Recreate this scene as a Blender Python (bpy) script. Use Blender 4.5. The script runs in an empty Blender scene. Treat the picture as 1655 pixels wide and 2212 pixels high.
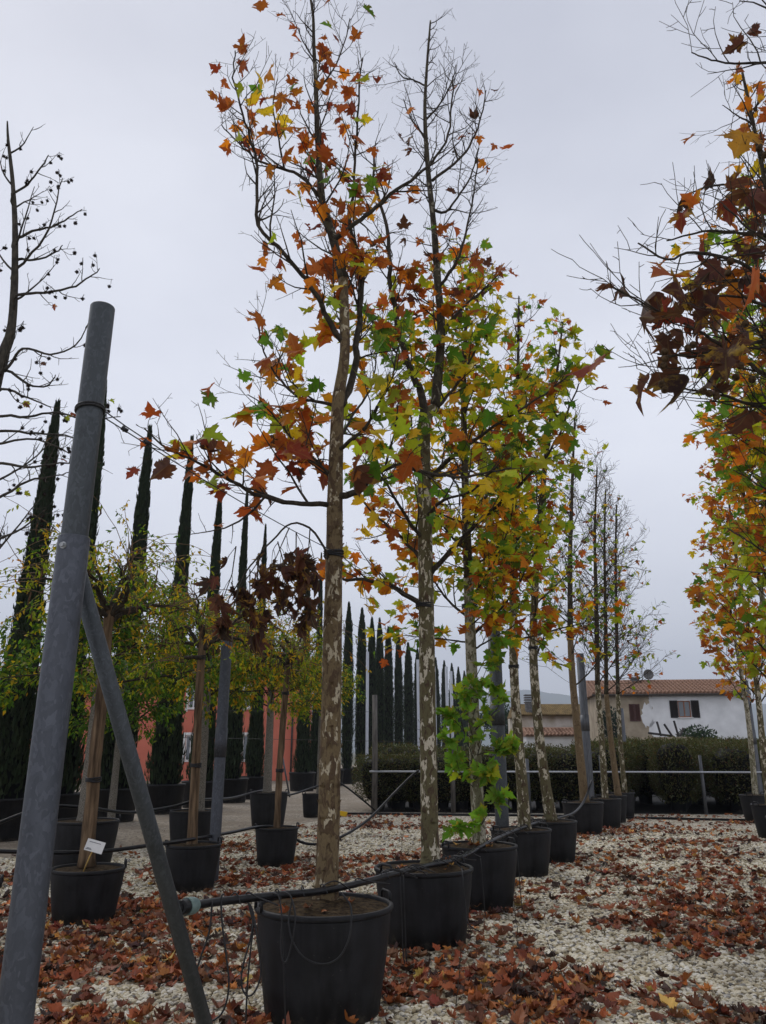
import bpy, math, random
import numpy as np
from mathutils import Vector, Matrix, noise
from mathutils.geometry import tessellate_polygon

# ------------------------------------------------------------------ camera, world, sun, exposure
SC = bpy.context.scene
COL = SC.collection
PI = math.pi
CAM_H, TILT, FPX = 1.70, math.radians(17.3), 1662.0      # metres, radians, focal length for a 1655 x 2212 frame
CX, CY = 827.5, 1106.0
cam = bpy.data.cameras.new('camera'); cam_o = bpy.data.objects.new('camera', cam); COL.objects.link(cam_o)
cam.sensor_fit = 'VERTICAL'; cam.sensor_height = 36.0; cam.sensor_width = 27.0
cam.lens = 36.0 * FPX / 2212.0
cam.clip_start = 0.05; cam.clip_end = 9000
cam_o.location = (0, 0, CAM_H); cam_o.rotation_euler = (PI / 2 + TILT, 0, 0)
SC.camera = cam_o

SUN_EL, SUN_AZ = math.radians(48), math.radians(-35)     # behind cloud, high to the left
world = bpy.data.worlds.new('World'); SC.world = world; world.use_nodes = True
wn, wl = world.node_tree.nodes, world.node_tree.links
wn.clear()
w_out = wn.new('ShaderNodeOutputWorld'); w_add = wn.new('ShaderNodeAddShader')
w_b1 = wn.new('ShaderNodeBackground'); w_b2 = wn.new('ShaderNodeBackground')
sky = wn.new('ShaderNodeTexSky'); sky.sky_type = 'NISHITA'; sky.sun_disc = False
sky.sun_elevation = SUN_EL; sky.sun_rotation = SUN_AZ; sky.dust_density = 1.0; sky.air_density = 1.0
wl.new(sky.outputs[0], w_b1.inputs[0]); w_b1.inputs[1].default_value = 0.05 * 0.10
tc = wn.new('ShaderNodeTexCoord'); mp = wn.new('ShaderNodeMapping'); mp.inputs['Scale'].default_value = (1.0, 1.0, 2.2)
nz = wn.new('ShaderNodeTexNoise'); nz.inputs['Scale'].default_value = 1.5; nz.inputs['Detail'].default_value = 5; nz.inputs['Roughness'].default_value = 0.5
rp = wn.new('ShaderNodeValToRGB')
rp.color_ramp.elements[0].position = 0.32; rp.color_ramp.elements[0].color = (0.57, 0.59, 0.675, 1)
rp.color_ramp.elements[1].position = 0.68; rp.color_ramp.elements[1].color = (0.755, 0.775, 0.85, 1)
wl.new(tc.outputs['Generated'], mp.inputs['Vector']); wl.new(mp.outputs[0], nz.inputs['Vector'])
wl.new(nz.outputs['Fac'], rp.inputs[0])
sx = wn.new('ShaderNodeSeparateXYZ'); wl.new(tc.outputs['Generated'], sx.inputs[0])
er = wn.new('ShaderNodeValToRGB'); er.color_ramp.elements[0].position = 0.0; er.color_ramp.elements[0].color = (.92, .92, .93, 1)   # overcast dome: palest a third of the way up, greyer overhead
er.color_ramp.elements[1].position = 1.0; er.color_ramp.elements[1].color = (.70, .70, .71, 1)
e2 = er.color_ramp.elements.new(.38); e2.color = (1, 1, 1, 1); e3 = er.color_ramp.elements.new(.72); e3.color = (.76, .76, .77, 1)
wl.new(sx.outputs[2], er.inputs[0]); wm = wn.new('ShaderNodeMix'); wm.data_type = 'RGBA'; wm.blend_type = 'MULTIPLY'; wm.inputs[0].default_value = 1.0
wl.new(rp.outputs[0], wm.inputs[6]); wl.new(er.outputs[0], wm.inputs[7]); wl.new(wm.outputs[2], w_b2.inputs[0]); w_b2.inputs[1].default_value = 1.28
wl.new(w_b1.outputs[0], w_add.inputs[0]); wl.new(w_b2.outputs[0], w_add.inputs[1]); wl.new(w_add.outputs[0], w_out.inputs[0])

sun = bpy.data.lights.new('sun', 'SUN'); sun.energy = 1.5; sun.angle = math.radians(25); sun.color = (1.0, 0.96, 0.9)
sun_o = bpy.data.objects.new('sun', sun); COL.objects.link(sun_o)
sd = Vector((math.sin(SUN_AZ) * math.cos(SUN_EL), math.cos(SUN_AZ) * math.cos(SUN_EL), math.sin(SUN_EL)))
sun_o.rotation_euler = sd.to_track_quat('Z', 'Y').to_euler(); sun_o.location = (0, 0, 40)
SC.view_settings.view_transform = 'Standard'; SC.view_settings.look = 'None'
SC.view_settings.gamma = 1.0; SC.view_settings.exposure = 0.0; SC.view_settings.use_curve_mapping = False
SC.cycles.max_bounces = 8; SC.cycles.diffuse_bounces = 3; SC.cycles.transmission_bounces = 4
SC.cycles.transparent_max_bounces = 8; SC.cycles.use_denoising = True

# ------------------------------------------------------------------ pixel <-> world (photo scaled to 1655 x 2212)
TS, TC = math.sin(TILT), math.cos(TILT)
def ray(u, v):
    dx, dy = (u - CX) / FPX, (CY - v) / FPX
    return dx, TC - dy * TS, TS + dy * TC
def atY(u, v, Y):
    x, y, z = ray(u, v); t = Y / y
    return Vector((x * t, Y, CAM_H + z * t))
def atZ(u, v, Z=0.0):
    x, y, z = ray(u, v); t = (Z - CAM_H) / z
    return Vector((x * t, y * t, Z))
def proj(p):
    d = p[1] * TC + (p[2] - CAM_H) * TS
    return CX + FPX * p[0] / d, CY - FPX * (-p[1] * TS + (p[2] - CAM_H) * TC) / d, d

# ------------------------------------------------------------------ mesh building
class MB:
    def __init__(s): s.v = []; s.q = []; s.t = []; s.c = []; s.n = 0; s.has_c = False
    def add(s, verts, quads=None, tris=None, col=None):
        verts = np.asarray(verts, dtype=np.float64).reshape(-1, 3); o = s.n
        s.v.append(verts); s.n += len(verts)
        if quads is not None and len(quads): s.q.append(np.asarray(quads, dtype=np.int64) + o)
        if tris is not None and len(tris): s.t.append(np.asarray(tris, dtype=np.int64) + o)
        if col is not None:
            s.has_c = True
            c = np.asarray(col, dtype=np.float64)
            s.c.append(np.tile(c, (len(verts), 1)) if c.ndim == 1 else c)
        elif s.has_c: s.c.append(np.tile((1, 1, 1), (len(verts), 1)))
        return s
    def tube(s, pts, rad, sides=6, cap=True, closed=False):
        P = np.asarray([tuple(p) for p in pts], dtype=np.float64); n = len(P)
        r = np.broadcast_to(np.asarray(rad, dtype=np.float64), (n,))
        if closed: T = np.roll(P, -1, 0) - np.roll(P, 1, 0)
        else:
            T = np.empty_like(P); T[1:-1] = P[2:] - P[:-2]; T[0] = P[1] - P[0]; T[-1] = P[-1] - P[-2]
        T /= (np.linalg.norm(T, axis=1)[:, None] + 1e-12)
        m = np.abs(T).mean(0); ref = np.zeros(3); ref[int(np.argmin(m))] = 1.0
        U = np.cross(T, ref); U /= (np.linalg.norm(U, axis=1)[:, None] + 1e-12); W = np.cross(T, U)
        a = np.arange(sides) * (2 * PI / sides)
        V = (P[:, None, :] + r[:, None, None] * (np.cos(a)[None, :, None] * U[:, None, :] + np.sin(a)[None, :, None] * W[:, None, :])).reshape(-1, 3)
        i = np.arange(n if closed else n - 1)[:, None] * sides; j = np.arange(sides)[None, :]; j2 = (j + 1) % sides
        nx = sides * n
        q = np.stack([i + j, i + j2, (i + sides + j2) % nx, (i + sides + j) % nx], -1).reshape(-1, 4)
        tr = None
        if cap and not closed:
            tr = []
            for k in range(1, sides - 1):
                tr.append((0, k + 1, k)); b = (n - 1) * sides; tr.append((b, b + k, b + k + 1))
        return s.add(V, q, tr)
    def box(s, c, size, rot=None):
        x, y, z = [k / 2 for k in size]
        V = np.array([(-x,-y,-z),(x,-y,-z),(x,y,-z),(-x,y,-z),(-x,-y,z),(x,-y,z),(x,y,z),(-x,y,z)])
        if rot is not None: V = V @ np.array(rot.to_3x3()).T
        return s.add(V + np.asarray(tuple(c)), [(0,3,2,1),(4,5,6,7),(0,1,5,4),(1,2,6,5),(2,3,7,6),(3,0,4,7)])
    def box2(s, a, b):
        a, b = np.asarray(a, float), np.asarray(b, float); return s.box((a + b) / 2, np.abs(b - a))
    def lathe(s, prof, sides=32, c=(0, 0, 0), wob=0.0, rng=None):
        prof = np.asarray(prof, float); n = len(prof); a = np.arange(sides) * 2 * PI / sides
        w = np.ones(sides)
        if wob: w = 1 + wob * np.sin(2 * a + (rng.random() * 6 if rng else 0)) + wob * .5 * np.sin(3 * a + 1)
        V = np.stack([prof[:, 0, None] * np.cos(a) * w, prof[:, 0, None] * np.sin(a) * w, np.repeat(prof[:, 1, None], sides, 1)], -1).reshape(-1, 3) + np.asarray(tuple(c))
        i = np.arange(n - 1)[:, None] * sides; j = np.arange(sides)[None, :]; j2 = (j + 1) % sides
        return s.add(V, np.stack([i + j, i + j2, i + sides + j2, i + sides + j], -1).reshape(-1, 4))
    def mesh(s, name, smooth=True):
        me = bpy.data.meshes.new(name)
        V = np.concatenate(s.v) if s.v else np.zeros((0, 3))
        Q = np.concatenate(s.q) if s.q else np.zeros((0, 4), int); T = np.concatenate(s.t) if s.t else np.zeros((0, 3), int)
        me.vertices.add(len(V)); me.vertices.foreach_set('co', V.astype(np.float32).ravel())
        nl = len(Q) * 4 + len(T) * 3
        me.loops.add(nl); me.loops.foreach_set('vertex_index', np.concatenate([Q.ravel(), T.ravel()]).astype(np.int32))
        me.polygons.add(len(Q) + len(T))
        me.polygons.foreach_set('loop_start', np.concatenate([np.arange(len(Q)) * 4, len(Q) * 4 + np.arange(len(T)) * 3]).astype(np.int32))
        me.polygons.foreach_set('use_smooth', np.full(len(Q) + len(T), smooth))
        me.update(calc_edges=True)
        if s.has_c:
            at = me.color_attributes.new('col', 'FLOAT_COLOR', 'POINT')
            C = np.concatenate(s.c); at.data.foreach_set('color', np.concatenate([C, np.ones((len(C), 1))], 1).astype(np.float32).ravel())
        return me
def sub(mb, off):
    mb.v = [v - np.asarray(tuple(off)) for v in mb.v]; return mb

def tag(o, label=None, cat=None, group=None, kind=None):
    for k, v in (('label', label), ('category', cat), ('group', group), ('kind', kind)):
        if v: o[k] = v
    return o
def link(name, data, parent=None, mat=None):
    o = bpy.data.objects.new(name, data); COL.objects.link(o)
    if parent is not None: o.parent = parent
    if mat is not None and data is not None and len(data.materials) == 0: data.materials.append(mat)
    return o
def part(name, mb, mat, parent, smooth=True, kind=None):
    o = link(name, mb.mesh(name, smooth) if isinstance(mb, MB) else mb, parent, mat)
    if kind: o['kind'] = kind
    return o
def thing(name, label, cat, loc=(0, 0, 0), group=None, rz=0.0):
    o = bpy.data.objects.new(name, None); COL.objects.link(o); o.empty_display_size = .2
    o.location = loc; o.rotation_euler = (0, 0, rz)
    return tag(o, label, cat, group)

# ------------------------------------------------------------------ materials
def newmat(name):
    m = bpy.data.materials.new(name); m.use_nodes = True
    n, l = m.node_tree.nodes, m.node_tree.links
    return m, n, l, n['Principled BSDF']
def tcoord(n, l, scale=(1, 1, 1), kind='Object'):
    t = n.new('ShaderNodeTexCoord'); p = n.new('ShaderNodeMapping'); p.inputs['Scale'].default_value = scale
    l.new(t.outputs[kind], p.inputs['Vector']); return p.outputs[0]
def ntex(n, l, vec, scale, detail=4, rough=.55, dist=0.0):
    t = n.new('ShaderNodeTexNoise'); t.inputs['Scale'].default_value = scale; t.inputs['Detail'].default_value = detail
    t.inputs['Roughness'].default_value = rough; t.inputs['Distortion'].default_value = dist
    if vec is not None: l.new(vec, t.inputs['Vector'])
    return t.outputs['Fac']
def ramp(n, l, fac, stops, const=False):
    r = n.new('ShaderNodeValToRGB'); cr = r.color_ramp
    if const: cr.interpolation = 'CONSTANT'
    while len(cr.elements) > 1: cr.elements.remove(cr.elements[-1])
    for i, (p, c) in enumerate(stops):
        e = cr.elements[0] if i == 0 else cr.elements.new(p)
        e.position = p; e.color = tuple(c) + (1,) if len(c) == 3 else c
    l.new(fac, r.inputs[0]); return r.outputs[0]
def mix(n, l, fac, a, b, mode='MIX'):
    m = n.new('ShaderNodeMix'); m.data_type = 'RGBA'; m.blend_type = mode
    for s, x in ((m.inputs[0], fac), (m.inputs[6], a), (m.inputs[7], b)):
        if hasattr(x, 'is_linked'): l.new(x, s)
        elif isinstance(x, (int, float)): s.default_value = x
        else: s.default_value = tuple(x) + (1,)
    return m.outputs[2]
def math_(n, l, op, a, b=None, clamp=False):
    m = n.new('ShaderNodeMath'); m.operation = op; m.use_clamp = clamp
    for s, x in ((m.inputs[0], a), (m.inputs[1], b)):
        if x is None: continue
        if hasattr(x, 'is_linked'): l.new(x, s)
        else: s.default_value = x
    return m.outputs[0]
def bump(n, l, b, height, strength=.4, dist=.02):
    k = n.new('ShaderNodeBump'); k.inputs['Strength'].default_value = strength; k.inputs['Distance'].default_value = dist
    l.new(height, k.inputs['Height']); l.new(k.outputs[0], b.inputs['Normal'])
def plain(name, c1, c2, scale=8, rough=.7, stretch=(1, 1, 1), bmp=.2, bdist=.01, metal=0.0, spec=.4, detail=5, lo=.35, hi=.65):
    m, n, l, b = newmat(name); vec = tcoord(n, l, stretch)
    f = ntex(n, l, vec, scale, detail); l.new(ramp(n, l, f, [(lo, c1), (hi, c2)]), b.inputs['Base Color'])
    b.inputs['Roughness'].default_value = rough; b.inputs['Metallic'].default_value = metal; b.inputs['Specular IOR Level'].default_value = spec
    if bmp: bump(n, l, b, f, bmp, bdist)
    return m
M = {}
# mottled plane bark: olive, cream and brown plates with hard edges
def plane_bark(name, olive, cream, brown, cream_at, brown_at, sc=1.0):
    m, n, l, b = newmat(name)
    vec = tcoord(n, l, (1, 1, .50))
    f1 = ntex(n, l, vec, 14 * sc, 3, .5, .5); f2 = ntex(n, l, vec, 19 * sc, 3, .5, .6); fine = ntex(n, l, vec, 90, 4, .6)
    big = ntex(n, l, tcoord(n, l, (1, 1, .6)), 2.2, 2)
    f1b = math_(n, l, 'ADD', f1, math_(n, l, 'MULTIPLY', math_(n, l, 'SUBTRACT', big, .5), .3))
    c_ol = mix(n, l, fine, [k * .65 for k in olive], [k * 1.3 for k in olive])
    c_cr = mix(n, l, fine, [k * .85 for k in cream], [min(1, k * 1.12) for k in cream])
    c_br = mix(n, l, fine, [k * .5 for k in brown], [k * 1.4 for k in brown])
    m1 = ramp(n, l, f1b, [(cream_at, (0, 0, 0)), (cream_at + .03, (1, 1, 1))])
    m2 = ramp(n, l, f2, [(brown_at, (0, 0, 0)), (brown_at + .03, (1, 1, 1))])
    m3 = ramp(n, l, ntex(n, l, vec, 44 * sc, 3, .5, .4), [(.57, (0, 0, 0)), (.585, (1, 1, 1))])
    c = mix(n, l, m1, c_ol, c_cr); c = mix(n, l, m2, c, c_br); c = mix(n, l, m3, c, mix(n, l, .55, c_ol, c_br))
    l.new(c, b.inputs['Base Color']); b.inputs['Roughness'].default_value = .85; b.inputs['Specular IOR Level'].default_value = .25
    hgt = math_(n, l, 'ADD', math_(n, l, 'MULTIPLY', m2, .8), math_(n, l, 'SUBTRACT', math_(n, l, 'MULTIPLY', fine, .35), math_(n, l, 'MULTIPLY', m1, .7)))
    bump(n, l, b, hgt, .9, .006)
    return m
M['bark_a'] = plane_bark('plane_bark_brownish', (.15, .108, .056), (.42, .36, .25), (.085, .054, .030), .55, .525)
M['bark_b'] = plane_bark('plane_bark_mottled', (.115, .10, .05), (.52, .47, .36), (.075, .05, .03), .535, .575)
M['bark_c'] = plane_bark('plane_bark_pale', (.16, .15, .09), (.38, .35, .27), (.11, .08, .05), .47, .62)
M['bark_up'] = plane_bark('plane_bark_upper', (.062, .052, .030), (.20, .18, .13), (.035, .026, .018), .60, .50)
M['bark_d'] = plane_bark('plane_bark_tan', (.17, .12, .065), (.26, .19, .12), (.12, .08, .045), .62, .60)
M['twig'] = plain('branch_bark', (.022, .018, .014), (.062, .05, .036), 30, .9, (1, 1, .5), .4, .004, spec=.2)
M['twig_gum'] = plain('sweetgum_bark', (.028, .026, .022), (.075, .065, .05), 24, .95, (1, 1, .5), .5, .006, spec=.2)
M['shoot_tan'] = plain('tan_shoot', (.09, .055, .028), (.20, .13, .07), 20, .8, spec=.2)
M['stakewood'] = plain('weathered_brown_bark', (.045, .028, .016), (.20, .135, .08), 22, .9, (1, 1, .09), .8, .012, spec=.2)
M['greytrunk'] = plain('pebbled_grey_bark', (.085, .075, .06), (.235, .215, .18), 70, .9, (1, 1, .8), .6, .006, spec=.2)
M['rubber_tie'] = plain('black_tie', (.008, .008, .009), (.02, .02, .021), 30, .6)
M['soil'] = plain('dark_soil', (.014, .009, .006), (.075, .052, .028), 28, 1.0, bmp=.9, bdist=.03, spec=.1, detail=8)

def leafmat(name, src, trans=.5):
    m, n, l, b = newmat(name); out = n['Material Output']
    if src == 'object':
        oi = n.new('ShaderNodeObjectInfo'); colr = oi.outputs['Color']
        t = n.new('ShaderNodeTexCoord'); sep = n.new('ShaderNodeSeparateXYZ'); l.new(t.outputs['Object'], sep.inputs[0])
        add = n.new('ShaderNodeVectorMath'); add.operation = 'ADD'; cmb = n.new('ShaderNodeCombineXYZ')
        l.new(math_(n, l, 'MULTIPLY', oi.outputs['Random'], 37.0), cmb.inputs[0]); l.new(t.outputs['Object'], add.inputs[0]); l.new(cmb.outputs[0], add.inputs[1])
        f = ntex(n, l, add.outputs[0], 3.2, 4, .6)
        ang = math_(n, l, 'ARCTAN2', sep.outputs[0], math_(n, l, 'SUBTRACT', sep.outputs[1], .22))
        pp = math_(n, l, 'PINGPONG', ang, .42)
        vein = ramp(n, l, pp, [(.0, (1, 1, 1)), (.06, (0, 0, 0))])
        rad = math_(n, l, 'ABSOLUTE', sep.outputs[0])
        edge = ramp(n, l, math_(n, l, 'ADD', math_(n, l, 'MULTIPLY', rad, .6), f), [(.62, (0, 0, 0)), (.80, (1, 1, 1))])
        tgt = ramp(n, l, oi.outputs['Random'], [(0, (.66, .44, .03)), (.45, (.55, .30, .02)), (.5, (.24, .09, .018)), (1, (.10, .04, .014))])
        c = mix(n, l, math_(n, l, 'MULTIPLY', edge, .8), colr, mix(n, l, .6, colr, tgt))
        spots = ramp(n, l, ntex(n, l, add.outputs[0], 9, 2, .5), [(.66, (0, 0, 0)), (.70, (1, 1, 1))])
        c = mix(n, l, math_(n, l, 'MULTIPLY', spots, .65), c, mix(n, l, .75, colr, (.05, .022, .01)))
        c = mix(n, l, math_(n, l, 'MULTIPLY', vein, .35), c, mix(n, l, .5, colr, (.45, .38, .12)))
        c = mix(n, l, .5, c, mix(n, l, f, (.55, .5, .45), (1.25, 1.25, 1.2)), 'MULTIPLY')
    else:
        a = n.new('ShaderNodeAttribute'); a.attribute_name = 'col'; colr = a.outputs['Color']
        f = ntex(n, l, tcoord(n, l), 14, 3); c = mix(n, l, .6, colr, mix(n, l, f, (.5, .5, .5), (1.35, 1.3, 1.2)), 'MULTIPLY')
    l.new(c, b.inputs['Base Color']); b.inputs['Roughness'].default_value = .55; b.inputs['Specular IOR Level'].default_value = .22
    tr = n.new('ShaderNodeBsdfTranslucent'); l.new(c, tr.inputs['Color']); ms = n.new('ShaderNodeMixShader'); ms.inputs[0].default_value = trans
    l.new(b.outputs[0], ms.inputs[1]); l.new(tr.outputs[0], ms.inputs[2]); l.new(ms.outputs[0], out.inputs['Surface'])
    bump(n, l, b, f, .3, .02)
    return m
M['leaf'] = leafmat('leaf_by_object_colour', 'object')
M['foliage'] = leafmat('leaf_by_colour_attribute', 'attr')
M['dryleaf'] = leafmat('dry_leaf_by_object_colour', 'object', .06)
M['litter'] = leafmat('dry_leaf_by_colour_attribute', 'attr', .05)

def potmat():
    m, n, l, b = newmat('black_plastic_dusty')
    v = tcoord(n, l); f = ntex(n, l, v, 5, 6, .6); s = ntex(n, l, tcoord(n, l, (14, 14, .8)), 1.6, 4, .6)
    oi = n.new('ShaderNodeObjectInfo')
    dust = ramp(n, l, math_(n, l, 'ADD', math_(n, l, 'MULTIPLY', f, .55), math_(n, l, 'MULTIPLY', s, .45)), [(.40, (0, 0, 0)), (.66, (1, 1, 1))])
    c = mix(n, l, dust, (.0045, .0045, .0055), (.022, .022, .024))
    sz_ = n.new('ShaderNodeSeparateXYZ'); l.new(v, sz_.inputs[0]); mud = math_(n, l, 'ADD', math_(n, l, 'MULTIPLY', sz_.outputs[2], -2.2), ntex(n, l, v, 14, 6, .7)); c = mix(n, l, ramp(n, l, mud, [(.36, (0, 0, 0)), (.56, (.6, .6, .6))]), c, (.10, .085, .065))   # mud splashed up from the ground
    sp = ramp(n, l, ntex(n, l, v, 60, 2), [(.72, (0, 0, 0)), (.76, (1, 1, 1))]); c = mix(n, l, math_(n, l, 'MULTIPLY', sp, .35), c, (.12, .11, .10))
    l.new(c, b.inputs['Base Color']); l.new(ramp(n, l, dust, [(0, (.5,) * 3), (1, (.8,) * 3)]), b.inputs['Roughness']); b.inputs['Specular IOR Level'].default_value = .25
    bump(n, l, b, f, .25, .012)
    return m
M['pot'] = potmat()
def galv(name, base, spang=52):
    m, n, l, b = newmat(name); v = tcoord(n, l, (1, 1, .55))
    vo = n.new('ShaderNodeTexVoronoi'); vo.inputs['Scale'].default_value = spang; vo.feature = 'F1'
    w = n.new('ShaderNodeVectorMath'); w.operation = 'ADD'; nt = n.new('ShaderNodeTexNoise'); nt.inputs['Scale'].default_value = 18; l.new(v, nt.inputs['Vector'])
    sc = n.new('ShaderNodeVectorMath'); sc.operation = 'SCALE'; sc.inputs['Scale'].default_value = .12; l.new(nt.outputs['Color'], sc.inputs[0]); l.new(v, w.inputs[0]); l.new(sc.outputs[0], w.inputs[1]); l.new(w.outputs[0], vo.inputs['Vector'])
    g = n.new('ShaderNodeSeparateColor'); l.new(vo.outputs['Color'], g.inputs[0])
    c = ramp(n, l, g.outputs[0], [(0, [k * .84 for k in base]), (.6, base), (.95, [k * 1.28 for k in base])])
    st = ntex(n, l, tcoord(n, l, (9, 9, .35)), 2, 6, .6); c = mix(n, l, .6, c, mix(n, l, st, (.6, .6, .62), (1.25, 1.25, 1.25)), 'MULTIPLY')
    dk = ramp(n, l, ntex(n, l, v, 7, 7, .65), [(.60, (0, 0, 0)), (.72, (1, 1, 1))]); c = mix(n, l, math_(n, l, 'MULTIPLY', dk, .5), c, [k * .35 for k in base])
    l.new(c, b.inputs['Base Color']); b.inputs['Metallic'].default_value = .55; b.inputs['Roughness'].default_value = .52
    bump(n, l, b, st, .12, .004)
    return m
M['galv'] = galv('galvanised_steel', (.072, .078, .091))
M['galv_dark'] = galv('galvanised_steel_weathered', (.058, .065, .069), 70)
M['steel'] = plain('dull_grey_steel', (.065, .07, .078), (.13, .135, .145), 9, .55, (6, 6, .5), .1, .003, metal=.5)
M['steel_pale'] = plain('pale_galvanised_tube', (.34, .36, .39), (.5, .52, .56), 9, .5, (6, 6, .5), .1, .003, metal=.3)
M['bolt'] = plain('zinc_bolt', (.28, .29, .29), (.45, .46, .46), 40, .45, metal=.6)
M['pipe'] = plain('black_polyethylene_pipe', (.004, .004, .005), (.010, .010, .011), 16, .36, bmp=.08, spec=.25)
M['pipe_green'] = plain('grey_green_coupling', (.09, .14, .13), (.16, .22, .20), 30, .6)
M['drip'] = plain('black_drip_tube', (.006, .006, .007), (.014, .014, .015), 20, .5)
M['cable'] = plain('dark_steel_cable', (.02, .02, .022), (.05, .05, .05), 60, .5, metal=.5)
M['card'] = plain('white_label_card', (.62, .62, .6), (.76, .76, .74), 5, .5, bmp=0)
M['ink'] = plain('grey_print', (.10, .10, .11), (.16, .16, .17), 5, .6, bmp=0)
M['stick'] = plain('yellow_wood_stick', (.42, .25, .06), (.55, .36, .11), 30, .7, (1, 1, .1), .1)
M['yellow'] = plain('yellow_plastic', (.75, .45, .01), (.85, .55, .02), 10, .5, bmp=0)
M['core'] = plain('dark_inner_foliage', (.006, .010, .005), (.016, .022, .010), 9, 1.0, bmp=.5, bdist=.05, spec=.05)
M['wood_post'] = plain('weathered_grey_post', (.06, .055, .05), (.17, .155, .14), 20, .9, (1, 1, .1), .5, .006)
M['seed'] = plain('seed_ball_brown', (.035, .022, .012), (.10, .065, .035), 60, .95, bmp=.8, bdist=.006, spec=.1)
M['gumball'] = plain('sweetgum_fruit', (.014, .010, .009), (.035, .025, .02), 60, .9, bmp=.5, spec=.1)
M['pod'] = plain('dry_seed_pod', (.05, .025, .012), (.13, .075, .04), 25, .8, spec=.2)

# ------------------------------------------------------------------ ground
RG = random.Random(11)
def groundmat():
    m, n, l, b = newmat('pale_gravel')
    v = tcoord(n, l); vo = n.new('ShaderNodeTexVoronoi'); vo.inputs['Scale'].default_value = 26; l.new(v, vo.inputs['Vector'])
    g = n.new('ShaderNodeSeparateColor'); l.new(vo.outputs['Color'], g.inputs[0])
    c = ramp(n, l, g.outputs[0], [(0, (.16, .14, .10)), (.3, (.44, .39, .29)), (.7, (.66, .61, .50)), (1, (.80, .77, .69))])
    gap = ramp(n, l, vo.outputs['Distance'], [(.45, (1, 1, 1)), (.8, (.16, .13, .10))]); c = mix(n, l, 1.0, c, gap, 'MULTIPLY')
    big = ntex(n, l, v, .5, 5, .6); c = mix(n, l, ramp(n, l, big, [(.42, (0, 0, 0)), (.66, (.3, .3, .3))]), c, (.26, .20, .13))
    l.new(c, b.inputs['Base Color']); b.inputs['Roughness'].default_value = .95; b.inputs['Specular IOR Level'].default_value = .2
    inv = math_(n, l, 'SUBTRACT', 1.0, vo.outputs['Distance']); bump(n, l, b, inv, .8, .03)
    return m
def trackmat():
    m, n, l, b = newmat('tan_gravel_track')
    v = tcoord(n, l); vo = n.new('ShaderNodeTexVoronoi'); vo.inputs['Scale'].default_value = 22; l.new(v, vo.inputs['Vector'])
    g = n.new('ShaderNodeSeparateColor'); l.new(vo.outputs['Color'], g.inputs[0])
    c = ramp(n, l, g.outputs[0], [(0, (.11, .09, .065)), (.6, (.24, .20, .15)), (1, (.40, .35, .28))])
    big = ntex(n, l, v, .8, 6, .65); c = mix(n, l, ramp(n, l, big, [(.4, (0, 0, 0)), (.62, (.8, .8, .8))]), c, (.17, .13, .085))
    l.new(c, b.inputs['Base Color']); b.inputs['Roughness'].default_value = .95
    bump(n, l, b, math_(n, l, 'SUBTRACT', 1.0, vo.outputs['Distance']), .6, .02); return m
def fabricmat():
    m, n, l, b = newmat('dark_ground_fabric')
    v = tcoord(n, l); f = ntex(n, l, v, 2.2, 8, .7); s = ntex(n, l, v, 40, 3)
    c = ramp(n, l, f, [(.4, (.006, .006, .006)), (.6, (.02, .018, .016)), (.78, (.07, .065, .06))])
    l.new(c, b.inputs['Base Color']); l.new(ramp(n, l, f, [(.35, (.7,) * 3), (.6, (.95,) * 3)]), b.inputs['Roughness']); b.inputs['Specular IOR Level'].default_value = .15; bump(n, l, b, s, .4, .01); return m
M['ground'], M['track'], M['fabric'] = groundmat(), trackmat(), fabricmat()
M['earth'] = plain('far_field_earth', (.05, .055, .03), (.12, .11, .07), .4, 1.0, bmp=0)
def sheet(name, pts, z, mat):
    mb = MB(); mb.add([(x, y, z) for x, y in pts], None, [(0, i, i + 1) for i in range(1, len(pts) - 1)])
    return tag(part(name, mb, mat, None, False), kind='structure')
sheet('ground', [(-3500, -30), (3500, -30), (3500, 4000), (-3500, 4000)], -.06, M['earth'])
sheet('gravel_yard', [(-14, -6), (22, -6), (22, 22.4), (-.2, 24.2), (-5.2, 14), (-14, 9)], 0.0, M['ground'])
sheet('gravel_track', [(-40, 6), (-14, 8.8), (-5.2, 13.7), (-.25, 24.0), (1.5, 30), (14, 110), (-40, 110)], -.008, M['track'])
sheet('planting_bed', [(-.2, 24.25), (22, 22.45), (60, 22.45), (60, 48), (3, 48), (-.2, 27)], -.004, M['fabric'])

# far hill with soft ridge
def hill():
    mb = MB(); N = 90; rows = 8; V = []
    for j in range(rows):
        t = j / (rows - 1)
        for i in range(N):
            x = -1700 + 4600 * i / (N - 1)
            ridge = 250 + 62 * noise.noise(Vector((x * .0013, 3.1, 0))) + 30 * noise.noise(Vector((x * .004, 9.1, 0))) - max(0, (x - 900)) * .05
            V.append((x, 2600 + 900 * t + 60 * noise.noise(Vector((x * .002, t * 3, 5))), -5 + ridge * (t ** .8) + 12 * noise.noise(Vector((x * .012, t * 6, 2))) * t))
    q = [(j * N + i, j * N + i + 1, (j + 1) * N + i + 1, (j + 1) * N + i) for j in range(rows - 1) for i in range(N - 1)]
    mb.add(V, q); tag(part('hill', mb, plain('wooded_hill', (.03, .05, .03), (.07, .09, .05), .02, 1.0, bmp=0), None), kind='structure')
hill()

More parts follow.
